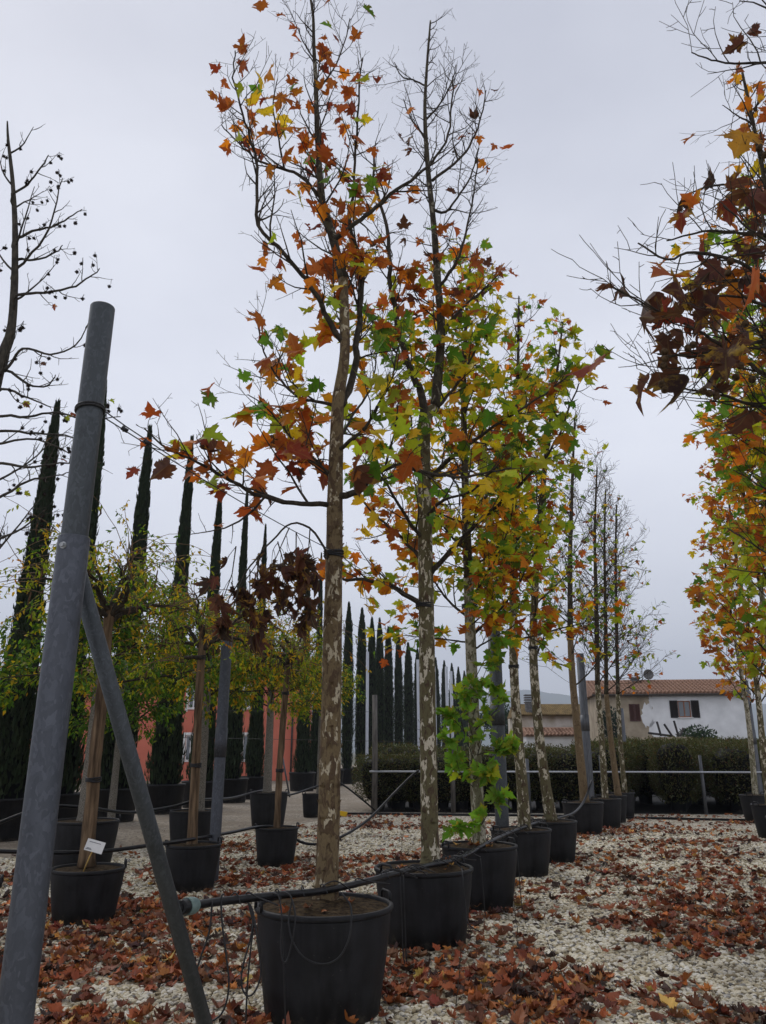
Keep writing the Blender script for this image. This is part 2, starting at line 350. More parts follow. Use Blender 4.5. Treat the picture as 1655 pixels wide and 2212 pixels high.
# gravel stones: real pebbles over the near yard, scattered with geometry nodes
def pebbles():
    rng = np.random.default_rng(5)
    n = 150000
    y = 5.0 + 14.0 * rng.random(n) ** 1.35; x = (rng.random(n) - .5) * 2 * (0.56 * y + .3)
    keep = (x > -5.2 - 2.2 * np.clip((9 - y) / 9, -3, 9) ) | (y < 14); x, y = x[keep], y[keep]
    sz = .0105 + .012 * rng.random(len(x)) ** 1.6 + .0006 * np.clip(y - 8, 0, 20)
    V = np.stack([x, y, sz * .25 + .003], 1)
    me = bpy.data.meshes.new('gravel'); me.vertices.add(len(V)); me.vertices.foreach_set('co', V.astype(np.float32).ravel())
    a = me.attributes.new('sz', 'FLOAT', 'POINT'); a.data.foreach_set('value', sz.astype(np.float32))
    o = link('gravel', me); tag(o, 'loose white and cream gravel stones covering the yard', 'gravel', kind='stuff')
    m, nn, l, b = newmat('gravel_stone')
    oi = nn.new('ShaderNodeObjectInfo')
    c = ramp(nn, l, oi.outputs['Random'], [(0, (.10, .085, .06)), (.14, (.33, .27, .16)), (.34, (.60, .53, .37)), (.68, (.76, .71, .57)), (.9, (.86, .83, .75)), (.94, (.30, .29, .27)), (1, (.14, .14, .14))])
    f = ntex(nn, l, tcoord(nn, l), 1.6, 4); c = mix(nn, l, .6, c, mix(nn, l, f, (.55, .5, .42), (1.2, 1.2, 1.2)), 'MULTIPLY')
    ge = nn.new('ShaderNodeNewGeometry'); dirt = ramp(nn, l, ntex(nn, l, ge.outputs['Position'], .9, 6, .65), [(.46, (0, 0, 0)), (.68, (.75, .75, .75))])
    c = mix(nn, l, dirt, c, mix(nn, l, .75, c, (.09, .065, .04)))   # soil trodden into the stones
    l.new(c, b.inputs['Base Color']); b.inputs['Roughness'].default_value = .7; b.inputs['Specular IOR Level'].default_value = .35
    me.materials.append(m)
    ng = bpy.data.node_groups.new('scatter_gravel', 'GeometryNodeTree')
    ng.interface.new_socket('Geometry', in_out='INPUT', socket_type='NodeSocketGeometry'); ng.interface.new_socket('Geometry', in_out='OUTPUT', socket_type='NodeSocketGeometry')
    N, L = ng.nodes, ng.links
    gi, go = N.new('NodeGroupInput'), N.new('NodeGroupOutput')
    ico = N.new('GeometryNodeMeshIcoSphere'); ico.inputs['Radius'].default_value = 1.0; ico.inputs['Subdivisions'].default_value = 2
    sm = N.new('GeometryNodeSetMaterial'); sm.inputs['Material'].default_value = m
    ss = N.new('GeometryNodeSetShadeSmooth')
    iop = N.new('GeometryNodeInstanceOnPoints')
    at = N.new('GeometryNodeInputNamedAttribute'); at.data_type = 'FLOAT'; at.inputs['Name'].default_value = 'sz'
    rv = N.new('FunctionNodeRandomValue'); rv.data_type = 'FLOAT_VECTOR'; rv.inputs[0].default_value = (.75, .7, .42); rv.inputs[1].default_value = (1.7, 1.25, .85)
    vm = N.new('ShaderNodeVectorMath'); vm.operation = 'MULTIPLY'
    rr = N.new('FunctionNodeRandomValue'); rr.data_type = 'FLOAT_VECTOR'; rr.inputs[0].default_value = (-.5, -.5, 0); rr.inputs[1].default_value = (.5, .5, 6.283); rr.inputs['Seed'].default_value = 3
    L.new(ico.outputs['Mesh'], ss.inputs['Geometry']); L.new(ss.outputs[0], sm.inputs['Geometry']); L.new(sm.outputs[0], iop.inputs['Instance'])
    L.new(gi.outputs[0], iop.inputs['Points']); L.new(at.outputs['Attribute'], vm.inputs[0]); L.new(rv.outputs[0], vm.inputs[1])
    L.new(vm.outputs[0], iop.inputs['Scale']); L.new(rr.outputs[0], iop.inputs['Rotation']); L.new(iop.outputs[0], go.inputs[0])
    md = o.modifiers.new('scatter', 'NODES'); md.node_group = ng
pebbles()

# ------------------------------------------------------------------ leaves
HALF = [(0.0, .25), (.09, .20), (.22, .13), (.25, .21), (.47, .17), (.37, .29), (.46, .33), (.345, .37), (.43, .40), (.45, .45), (.58, .46), (.53, .53), (.73, .66), (.54, .645), (.50, .73), (.40, .665), (.235, .62), (.26, .72), (.40, .82), (.28, .84), (.32, .92), (.21, .95), (.15, 1.03), (.0, 1.27)]
MID = [(0.0, 1.27), (0.0, .9), (0.0, .6), (0.0, .4)]
BROAD = [(0.0, .22), (.10, .17), (.24, .14), (.31, .19), (.47, .20), (.44, .30), (.46, .36), (.43, .41), (.53, .44), (.50, .51), (.59, .53), (.56, .59), (.68, .66), (.56, .69), (.51, .77), (.42, .74), (.34, .73), (.34, .80), (.39, .88), (.28, .90), (.28, .96), (.19, .99), (.13, 1.06), (.0, 1.27)]
def leaf_shape(seed, fold, curl, wav, petiole=True, dry=False):
    """blade of about 1 x 1.3 with its stalk starting at the origin; local y runs along the leaf"""
    r = random.Random(seed); V = []; T = []
    for sgn in (1, -1):
        h = [(x * (1 + r.uniform(-.1, .1)), y + r.uniform(-.025, .025)) if 0 < i < len(HALF) - 1 else (x, y) for i, (x, y) in enumerate(BROAD if dry and seed % 2 else HALF)]
        poly = [Vector((x * sgn, y, 0)) for x, y in h] + [Vector((0, y, 0)) for _, y in MID[1:]]
        tri = tessellate_polygon([poly]); o = len(V)
        for p in poly:
            x, y = p.x, p.y; d = y - .5
            z = abs(x) * fold + curl * d * d * (1 if not dry else 1.4) + wav * math.sin(7 * x + 5 * y + seed) * (abs(x) + .15)
            if dry: z += .55 * curl * x * x * 2 + .10 * math.sin(9 * y + seed * 2) * abs(x)
            V.append((x * (1 - .25 * abs(fold)) * (1 - (.25 if dry else 0)), y - .1 * abs(curl) * d * d, z))
        for t in tri: T.append(tuple(k + o for k in (t if sgn > 0 else t[::-1])))
    mb = MB(); mb.add(V, None, T)
    if petiole: mb.tube([(0, 0, .0), (0, .12, .02), (0, .25, .0)], [.013, .010, .010], 3, False)
    return mb
LEAVES = [leaf_shape(s, f, c, w).mesh('leaf') for s, f, c, w in ((1, .10, -.18, .06), (2, .30, -.30, .08), (3, -.18, .22, .10), (4, .45, -.45, .12), (5, .05, -.55, .14), (6, -.35, -.2, .10))]
DRY = [leaf_shape(s, f, c, w, True, True).mesh('dry_leaf') for s, f, c, w in ((11, .55, .5, .16), (12, -.5, -.7, .2), (13, .8, .8, .2), (14, -.7, .6, .25))]
for me in LEAVES + DRY: me.materials.append(M['leaf'])
FALL = [leaf_shape(s, f, c, w, True, True).mesh('fallen_leaf') for s, f, c, w in ((41, .25, .3, .12), (43, -.35, -.45, .15), (45, .5, .35, .18), (47, -.5, .4, .2), (44, .2, -.5, .15), (49, .1, .6, .25))]
for me in FALL: me.materials.append(M['dryleaf'])
def leaf_arrays(mb): return np.concatenate(mb.v), np.concatenate(mb.t)
LITTER = [leaf_arrays(leaf_shape(s, f, c, w, False, True)) for s, f, c, w in ((21, .3, .3, .12), (23, -.4, -.45, .18), (25, .5, .4, .18), (24, -.2, .5, .15), (27, -.5, -.3, .25))]
FRESH = [leaf_arrays(leaf_shape(s, f, c, w, False)) for s, f, c, w in ((31, .1, -.2, .08), (32, .35, -.4, .1), (33, -.3, .3, .1))]
PAL = dict(green=(.115, .25, .022), bright=(.19, .40, .030), yg=(.39, .47, .022), yellow=(.80, .56, .020), gold=(.78, .37, .016), orange=(.68, .21, .014), rust=(.40, .100, .018), red=(.25, .042, .018), brown=(.115, .046, .028), dark=(.055, .027, .021))
DEAD = dict(rust=(.30, .09, .035), brown=(.17, .066, .033), red=(.18, .046, .026), dark=(.055, .029, .022), orange=(.45, .165, .045), gold=(.58, .36, .10))
def pick(r, w):
    k = list(w); return r.choices(k, [w[a] for a in k])[0]
def vary(r, c, a=.22):
    g = 1 + r.uniform(-a, a); return tuple(min(.9, max(0.004, k * g * (1 + r.uniform(-.12, .12)))) for k in c)
def basis(y, nrm):
    y = Vector(y).normalized(); x = y.cross(Vector(nrm))
    if x.length < 1e-4: x = y.cross(Vector((.3, .9, .2)))
    x.normalize(); z = x.cross(y)
    m = Matrix((x, y, z)).transposed(); return m
def put_leaf(name, parent, me, pos, m3, size, colr):
    o = bpy.data.objects.new(name, me); COL.objects.link(o)
    if parent is not None: o.parent = parent
    mt = m3.to_4x4() @ Matrix.Diagonal((size, size, size, 1)); mt.translation = pos
    o.matrix_local = mt; o.color = (*colr, 1); return o

# ------------------------------------------------------------------ branching
def smooth_line(pts, rad, sub_=4, jit=0.0, rng=None):
    P = [Vector(p) for p in pts]; out = []; rr = []
    for i in range(len(P) - 1):
        p0, p1, p2, p3 = P[max(i - 1, 0)], P[i], P[i + 1], P[min(i + 2, len(P) - 1)]
        for k in range(sub_):
            t = k / sub_
            q = .5 * ((2 * p1) + (p2 - p0) * t + (2 * p0 - 5 * p1 + 4 * p2 - p3) * t * t + (3 * p1 - p0 - 3 * p2 + p3) * t ** 3)
            if jit and rng and (i or k): q = q + Vector((rng.uniform(-jit, jit), rng.uniform(-jit, jit), rng.uniform(-jit, jit)))
            out.append(q); rr.append(rad[i] + (rad[i + 1] - rad[i]) * t)
    out.append(P[-1]); rr.append(rad[-1]); return out, rr
def rand_perp(r, t):
    for _ in range(5):
        v = Vector((r.gauss(0, 1), r.gauss(0, 1), r.gauss(0, 1))); v -= t * v.dot(t)
        if v.length > .1: return v.normalized()
    return Vector((1, 0, 0))
def twig(r, p, d, L, up, jag=.16, n=5):
    pts = [p.copy()]; d = d.normalized(); s = L / (n - 1)
    for k in range(n - 1):
        d = (d + Vector((r.gauss(0, jag), r.gauss(0, jag), r.gauss(0, jag) + up))).normalized()
        pts.append(pts[-1] + d * s)
    return pts
def grow(r, mb, pts, rad, prm, lvl, sites, start=.12):
    """children along a polyline; sites collects (position, direction) where a leaf can hang"""
    P = [Vector(p) for p in pts]; seg = [(P[i + 1] - P[i]).length for i in range(len(P) - 1)]; tot = sum(seg)
    if tot < 1e-4: return
    cnt = prm['dens'][lvl] * tot * (1 - start); cnt = int(cnt) + (r.random() < cnt - int(cnt))
    for k in range(cnt):
        s = start + (1 - start) * (k + r.random()) / max(cnt, 1); a = s * tot; i = 0
        while i < len(seg) - 1 and a > seg[i]: a -= seg[i]; i += 1
        f = min(1, a / max(seg[i], 1e-6)); p = P[i].lerp(P[i + 1], f); t = (P[i + 1] - P[i]).normalized(); rp_ = rad[i] + (rad[i + 1] - rad[i]) * f
        ang = math.radians(r.uniform(*prm['ang'][lvl])); pv = rand_perp(r, t)
        if 'out' in prm and lvl == 0: pv = (pv + prm['out'](p) * .8).normalized()
        d = t * math.cos(ang) + pv * math.sin(ang)
        L = prm['len'][lvl] * r.uniform(.45, 1.25) * (1.1 - .55 * s)
        r0 = max(prm['rmin'], min(rp_ * .62, prm['rad'][lvl] * (.6 + .8 * L / prm['len'][lvl]) * .8))
        n = 6 if lvl == 0 else 4 if lvl == 1 else 3
        tp = twig(r, p, d, L, prm['up'][lvl], prm.get('jag', .16), n)
        tr = [r0 + (max(prm['rmin'] * .7, r0 * .3) - r0) * (q / (n - 1)) for q in range(n)]
        mb.tube(tp, tr, 5 if lvl == 0 else 4 if lvl == 1 else 3, False)
        dd = (tp[-1] - tp[-2]).normalized(); sites.append((tp[-1], dd))
        if lvl > 0: sites.append((tp[len(tp) // 2], dd))
        if lvl + 1 < len(prm['dens']): grow(r, mb, tp, tr, prm, lvl + 1, sites, .1)
TW = dict(dens=(9.0, 9.5, 8.0), len=(.66, .26, .07), ang=((28, 62), (30, 70), (35, 80)), up=(.10, .07, .03), rad=(.0095, .0048, .0032), rmin=.0022, jag=.15)

def choose(r, sites, n, wfn, dmin=.05):
    W = [max(1e-9, wfn(*proj(p)[:2], p)) for p, _ in sites]
    keyed = sorted(((r.random() ** (1.0 / w), i) for i, w in enumerate(W)), reverse=True)
    out, grid = [], {}
    for _, i in keyed:      # leaves keep a little distance from each other instead of bunching
        p = sites[i][0]; k = (int(p.x // dmin), int(p.y // dmin), int(p.z // dmin))
        if any((q - p).length < dmin for a in (-1, 0, 1) for b_ in (-1, 0, 1) for c in (-1, 0, 1) for q in grid.get((k[0] + a, k[1] + b_, k[2] + c), ())): continue
        grid.setdefault(k, []).append(p); out.append(sites[i])
        if len(out) == n: break
    return out
def hang_leaf(r, pos, d, size, tree, base, colr, pool=None, droop=.55, name='leaf'):
    y = (d * .5 + Vector((r.gauss(0, .55), r.gauss(0, .55), r.gauss(0, .35) - droop)))
    nrm = Vector((r.gauss(0, .8), r.gauss(-.35, .8), .7))
    return put_leaf(name, tree, r.choice(pool or LEAVES), pos - base, basis(y, nrm), size, colr)
def mass_leaf(r, mb, pos, d, size, colr, shapes, droop=.5):
    y = (d * .5 + Vector((r.gauss(0, .55), r.gauss(0, .55), r.gauss(0, .35) - droop)))
    m = np.array(basis(y, Vector((r.gauss(0, .6), r.gauss(-.2, .6), 1.0)))) * size
    V, T = r.choice(shapes); mb.add(V @ m.T + np.asarray(tuple(pos)), None, T, colr)
OVATE = [(np.array([(0, 0, 0), (.22, .35, .05), (.16, .72, .03), (0, 1, -.1), (-.16, .72, .03), (-.22, .35, .05), (0, .5, -.03)], float), np.array([(0, 1, 6), (1, 2, 6), (2, 3, 6), (3, 4, 6), (4, 5, 6), (5, 0, 6)])),
         (np.array([(0, 0, 0), (.26, .4, .1), (0, 1, -.2), (-.26, .4, .1)], float), np.array([(0, 1, 2), (0, 2, 3)]))]

def make_tie(tree, p, rad, base):
    mb = MB()
    for k in range(3):
        z = (k - 1) * .018; mb.tube([(p.x - base.x + (rad + .009) * math.cos(a), p.y - base.y + (rad + .009) * math.sin(a), p.z - base.z + z + .006 * math.sin(a * 2 + k)) for a in np.arange(14) * 2 * PI / 14], .009, 5, False, True)
    part('tie', mb, M['rubber_tie'], tree)

def trunk_mesh(pts, rad, base, sides, rng, flakes=0, rough=.05, foot=True):
    P, rr = smooth_line(pts, rad, 7); mb = MB()
    ph = rng.random() * 50; n = len(P)
    mb.tube(P, rr, sides, True)
    V = mb.v[0]; C = np.repeat(np.array([tuple(p) for p in P]), sides, 0); D = V - C
    k = np.array([1 + rough * noise.noise(Vector((v[0] * 9, v[1] * 9, v[2] * 5 + ph))) + rough * .8 * noise.noise(Vector((v[0] * 22, v[1] * 22, v[2] * 16 + ph))) for v in V])
    flare = 1 + (.22 if foot else 0) * np.clip(1 - (V[:, 2] - V[:, 2].min()) / .16, 0, 1) ** 2
    mb.v[0] = C + D * (k * flare)[:, None]
    for _ in range(flakes):
        i = rng.randrange(2, int(n * .6)); a = rng.random() * 2 * PI; nrm = Vector((math.cos(a), math.sin(a), 0)); p = P[i] + nrm * rr[i] * 1.0
        tgt = Vector((-math.sin(a), math.cos(a), 0)); h = rng.uniform(.015, .045); w = rng.uniform(.008, .02); o = rng.uniform(.006, .018)
        mb.add([p - tgt * w, p + tgt * w, p + tgt * w * .7 + Vector((0, 0, h)) + nrm * o, p - tgt * w * .8 + Vector((0, 0, h * .8)) + nrm * o * 1.2], [(0, 1, 2, 3)])
    return sub(mb, base), P, rr

def px_line(pts, Y0):
    return [atY(u, v, Y0 + d) for u, v, d in pts]
def plane_tree(label, base, trunk, limbs, nleaf, wfn, cfn, size, seed, bark, prm=TW, ntie=(), group=None, extra_mass=0, sides=14, flakes=0, balls=0, grow_top=.5, name='plane_tree', split=.5, dmin=.045):
    """trunk: [(x,y,z,r)], limbs: list of (pts, r0, r1)"""
    r = random.Random(seed); base = Vector(base)
    tr = thing(name, label, 'tree', base, group)
    kz = max(2, int(round(split * (len(trunk) - 1)))); lo, up = trunk[:kz + 1], trunk[kz:]
    mb, P, rr = trunk_mesh([t[:3] for t in lo], [t[3] for t in lo], base, sides, r, flakes)
    part('trunk', mb, M[bark], tr)
    mb, P2_, rr2 = trunk_mesh([t[:3] for t in up], [t[3] for t in up], base, max(8, sides - 6), r, 0, .10, False)
    part('leader', mb, M['bark_up'], tr); P, rr = P + P2_[1:], rr + rr2[1:]
    allsites = []
    n = len(P); k0 = int(n * grow_top); tb = MB(); s0 = []
    grow(r, tb, P[k0:], rr[k0:], prm, 0, s0, .05); allsites += s0
    if s0: part('branch', sub(tb, base), M['twig'], tr)
    for pts, r0, r1 in limbs:
        lb = MB(); m_ = len(pts); rad = [r0 + (r1 - r0) * (i / (m_ - 1)) ** .8 for i in range(m_)]
        LP, LR = smooth_line(pts, rad, 4, r0 * .35, r)
        lb.tube(LP, LR, 8 if r0 > .012 else 6, True); ls = []
        grow(r, lb, LP, LR, prm, 0, ls, .12); part('branch', sub(lb, base), M['twig'], tr); ls.append((LP[-1], (LP[-1] - LP[-2]).normalized())); allsites += ls
    for (p, rd) in ntie: make_tie(tr, Vector(p), rd, base)
    chosen = choose(r, allsites, nleaf + extra_mass, wfn, dmin)
    single = chosen[:nleaf]
    for p, d in single:
        u, v, dep = proj(p); c = PAL[pick(r, cfn(u, v, p))]
        hang_leaf(r, p, d, size * r.uniform(.5, 1.2) * (1.25 if 560 < v < 1000 else .95), tr, base, vary(r, c), DRY + LEAVES[3:5] if c in (PAL['brown'], PAL['dark']) else LEAVES + LEAVES[:2] + DRY[:1])
    if extra_mass:
        fb = MB()
        for p, d in chosen[nleaf:]:
            u, v, dep = proj(p); mass_leaf(r, fb, p - base, d, size * r.uniform(.5, 1.05), vary(r, PAL[pick(r, cfn(u, v, p))]), FRESH)
        if fb.n: part('foliage', fb, M['foliage'], tr, True, 'stuff')
    for p, d in r.sample(allsites, min(balls, len(allsites))):
        bb = MB(); q = p - base; L = r.uniform(.03, .07)
        bb.tube([q, q + Vector((r.uniform(-.02, .02), r.uniform(-.02, .02), -L))], .0014, 3, False)
        for z in range(r.choice((1, 1, 2))): ball(bb, q + Vector((r.uniform(-.01, .01), 0, -L - .012 - z * .028)), .0145)
        part('seed_ball', bb, M['seed'], tr)
    return tr, allsites
_ico = None
def ball(mb, c, rad, spikes=0, r=None):
    n1, n2 = (8, 5)
    prof = [(rad * math.sin(PI * i / n2) + 1e-4, rad * -math.cos(PI * i / n2)) for i in range(n2 + 1)]
    mb.lathe(prof, n1, c)
    for k in range(spikes):
        d = Vector((r.gauss(0, 1), r.gauss(0, 1), r.gauss(0, 1))).normalized(); a = rand_perp(r, d); b2 = d.cross(a); w = rad * .22
        q = Vector(c) + d * rad * .8; t = Vector(c) + d * rad * 1.75
        mb.add([q + a * w, q - a * w * .5 + b2 * w, q - a * w * .5 - b2 * w, t], None, [(0, 1, 3), (1, 2, 3), (2, 0, 3)])

# ------------------------------------------------------------------ pots
def make_pot(label, c, R, H, seed, group=None, soil_up=.05, handles=True, rough_soil=True, name='plant_pot', cat='pot', soil_drop=.025):
    r = random.Random(seed); t = thing(name, label, cat, (c[0], c[1], 0), group, (.25 + .5 * r.random()))
    b = MB(); rb = R * .80
    b.lathe([(rb * .9, .0), (rb, .012), (rb + (R - rb) * .35, H * .35), (rb + (R - rb) * .72, H * .72), (R * .965, H - .05), (R * .962, H - .03), (R * .94, H - .032), (R * .93, H - .2)], 44, (0, 0, 0), .006, r)
    part('body', b, M['pot'], t)
    k = MB(); k.lathe([(R * .945, H - .034), (R * .99, H - .036), (R * 1.0, H - .028), (R * 1.0, H - .006), (R * .985, H), (R * .95, H), (R * .935, H - .008), (R * .935, H - .034)], 44, (0, 0, 0), .006, r)
    part('rim', k, M['pot'], t)
    if handles:
        for s in (0, PI):
            h = MB(); a = [(-.075, 0), (-.072, .05), (-.055, .066), (.055, .066), (.072, .05), (.075, 0)]
            h.tube([(R * .98 * math.cos(s) - y * math.sin(s), R * .98 * math.sin(s) + y * math.cos(s), H - .015 + z) for y, z in a], .011, 6); part('handle', h, M['pot'], t)
    s = MB(); rings, sd_ = 9, 36; V = [(0, 0, H - soil_drop + soil_up)]
    for i in range(1, rings + 1):
        q = i / rings
        for j in range(sd_):
            a = 2 * PI * j / sd_; x, y = R * .942 * q * math.cos(a), R * .942 * q * math.sin(a)
            V.append((x, y, H - soil_drop + soil_up * (1 - q) ** 1.3 + (.016 * noise.noise(Vector((x * 9 + seed, y * 9, 1))) + .012 * noise.noise(Vector((x * 28, y * 28, seed)))) * (1 - q * .6)))
    T = [(0, 1 + j, 1 + (j + 1) % sd_) for j in range(sd_)]
    Q = [(1 + (i - 1) * sd_ + j, 1 + i * sd_ + j, 1 + i * sd_ + (j + 1) % sd_, 1 + (i - 1) * sd_ + (j + 1) % sd_) for i in range(1, rings) for j in range(sd_)]
    s.add(V, Q, T); part('soil', s, M['soil'], t)
    return t

# ================================================================== THE ROW OF PLANE TREES
ROW = [  # rim centre u, bottom front v, radius, height
    (695, 2235, .485, .68), (918, 2058, .475, .65), (1040, 1972, .45, .66), (1130, 1898, .45, .62), (1198, 1867, .41, .62),
    (1264, 1805, .45, .65), (1310, 1790, .40, .64), (1325, 1778, .39, .64), (1345, 1768, .38, .64)]
ROWLAB = ['large black pot behind the slanting brace, under the capped pipe end', 'black pot holding the mottled cream and olive plane trunk', 'black pot of the pale plane trunk with bright green shoots',
          'black pot next after the one whose trunk has green shoots', 'black pot with its rim half behind another, holding a slender pale trunk', 'black pot beside the steel post where the hose rises', 'black pot behind the steel post, first of three small ones', 'black pot in the middle of three at the row end', 'last black pot of the row, before the rail fence']
PC = []
for (u, v, R_, H_), lab in zip(ROW, ROWLAB):
    f = atZ(u, v); k = (f.y + R_ * .82) / f.y; c = Vector((f.x * k, f.y + R_ * .82, 0)); PC.append(c)
    make_pot(lab, c, R_, H_, int(u), 'black pots along the plane tree row', .05)

def along(pts_px, Y, ztop=None):
    return [(*atY(u, v, Y), w / 2 * (Y * TC + (atY(u, v, Y).z - CAM_H) * TS) / FPX) for u, v, w in pts_px]
def w_all(u, v, p): return 1.0
G = lambda u, v, a, b, sa, sb: math.exp(-((u - a) / sa) ** 2 - ((v - b) / sb) ** 2)
# --- first tree
Y1 = PC[0].y + .10; c1 = Vector((*PC[0].xy, .0))
t1 = along([(703, 1962, 56), (706, 1900, 51), (712, 1700, 47), (718, 1400, 41), (722, 1200, 36), (724, 1073, 34), (730, 877, 27), (745, 760, 22), (741, 603, 21), (722, 525, 19), (706, 470, 17), (695, 424, 15), (686, 297, 12), (682, 170, 9.5), (678, 97, 7.5), (676, 30, 6), (664, -40, 4)], Y1)
def pl(lst, Y, w0, w1):
    p = px_line(lst, Y); d0 = proj(p[0])[2]; d1 = proj(p[-1])[2]; return (p, w0 / 2 * d0 / FPX, w1 / 2 * d1 / FPX)
L1 = [pl([(722, 1090, 0), (651, 1088, -.15), (569, 1073, -.35), (500, 1040, -.5), (432, 1003, -.65), (350, 962, -.8), (312, 925, -.85)], Y1, 13, 3),
      pl([(730, 1075, 0), (773, 1061, -.1), (812, 1022, -.2), (863, 1007, -.3), (928, 1025, -.4), (1007, 1030, -.5), (1105, 1010, -.55)], Y1, 17, 4),
      pl([(730, 880, 0), (690, 868, .1), (651, 862, .1), (610, 825, .2), (588, 799, .2), (565, 745, .3), (556, 690, .3)], Y1, 9, 2.5),
      pl([(733, 880, 0), (761, 823, .1), (773, 721, .2), (782, 623, .3), (778, 564, .3), (757, 480, .35), (767, 382, .4), (771, 254, .4), (784, 125, .45)], Y1, 19, 3),
      pl([(742, 740, 0), (706, 686, -.1), (686, 643, -.2), (651, 592, -.3), (600, 533, -.4), (559, 488, -.5), (557, 382, -.5), (546, 318, -.55), (525, 246, -.6), (504, 170, -.65), (508, 110, -.65)], Y1, 14, 2.6),
      pl([(690, 424, 0), (652, 382, .05), (614, 365, .1), (559, 348, .1), (517, 310, .15), (479, 270, .2)], Y1, 9, 2.5),
      pl([(715, 520, 0), (760, 490, -.1), (801, 458, -.1), (856, 411, -.2), (915, 369, -.25), (962, 305, -.3), (975, 237, -.3), (978, 165, -.3)], Y1, 12, 2.6),
      pl([(614, 365, .1), (602, 300, .1), (590, 230, .1), (600, 170, .1)], Y1, 5, 2),
      pl([(730, 975, 0), (757, 952, -.15), (792, 920, -.25), (816, 877, -.3), (847, 819, -.4), (859, 750, -.45)], Y1, 10, 3),
      pl([(726, 1030, 0), (660, 985, -.1), (620, 935, -.2), (575, 880, -.3), (535, 852, -.35)], Y1, 7, 2.2),
      pl([(724, 1050, 0), (690, 1000, .2), (640, 960, .4), (600, 900, .5)], Y1, 8, 2.5),
      pl([(728, 960, 0), (760, 900, .3), (800, 840, .5), (815, 760, .6)], Y1, 8, 2.5),
      pl([(682, 200, 0), (720, 150, .05), (745, 90, .1), (756, 40, .1)], Y1, 5, 2), pl([(680, 130, 0), (655, 90, 0), (645, 60, 0)], Y1, 4, 1.8)]
def w1(u, v, p):
    return .05 + 1.5 * G(u, v, 745, 400, 70, 170) + 1.5 * G(u, v, 720, 720, 130, 140) + 1.3 * G(u, v, 800, 930, 130, 110) + 2.2 * G(u, v, 540, 985, 170, 90) + .5 * G(u, v, 540, 200, 60, 120) + .35 * G(u, v, 640, 320, 80, 90) + .25 * G(u, v, 720, 80, 60, 70)
def k1(u, v, p):
    if v < 420: return dict(rust=5, orange=3, red=1.5, green=.9, yg=.7, yellow=.5)
    if v < 620: return dict(rust=6, orange=3, red=1, yellow=1, yg=.6, gold=1)
    if u > 790: return dict(green=4, yg=4, yellow=2, rust=2, orange=1)
    if v > 930: return dict(rust=5, orange=3, red=2, yellow=1, yg=1, brown=1)
    return dict(orange=3, rust=3, gold=2, yg=2, green=2, yellow=1.5)
tree1, s1 = plane_tree('plane tree with flaking brown trunk and rust leaves, behind the slanting brace', c1, t1, L1, 295, w1, k1, .168, 101, 'bark_a', ntie=[(atY(721, 1197, Y1), t1[4][3])], group='plane trees in the potted row', sides=20, flakes=150, grow_top=.42, extra_mass=210)
# a broken limb of the first tree with dead leaves
rD = random.Random(5); dead = MB(); dpts = px_line([(712, 1215, -.02), (680, 1150, -.25), (630, 1130, -.4), (585, 1170, -.5), (530, 1240, -.55), (500, 1330, -.6)], Y1)
LP, LR = smooth_line(dpts, [.010, .009, .008, .007, .006, .004], 4, .006, rD); dead.tube(LP, LR, 6)
dbr = part('dead_branch', sub(dead, c1), M['twig'], tree1); dbr['label'] = 'broken branch with dark brown withered leaves'
dst = []
dtw = MB()
for a, b_ in (((640, 1150), (660, 1300)), ((600, 1170), (610, 1270)), ((560, 1200), (540, 1330)), ((520, 1250), (490, 1340)), ((670, 1140), (655, 1230)), ((540, 1230), (560, 1345)), ((650, 1200), (672, 1320)), ((510, 1180), (480, 1300)), ((575, 1160), (520, 1270)), ((625, 1140), (590, 1220))):
    q = px_line([(a[0], a[1], -.4), ((a[0] + b_[0]) / 2 + rD.uniform(-12, 12), (a[1] + b_[1]) / 2, -.45), (b_[0], b_[1], -.45)], Y1); dtw.tube(q, [.005, .004, .003], 4, False); grow(rD, dtw, q, [.005, .004, .003], dict(TW, up=(-.25, -.25, -.2), dens=(9, 8), len=(.22, .1)), 0, dst, .0)
part('twig', sub(dtw, c1), M['twig'], dbr)
for p, d in choose(rD, dst, 150, w_all, .028): hang_leaf(rD, p, Vector((0, 0, -.6)), .15 * rD.uniform(.6, 1.1), dbr, c1, vary(rD, PAL[pick(rD, dict(brown=3, dark=4))]), DRY + LEAVES[3:5], 1.0)

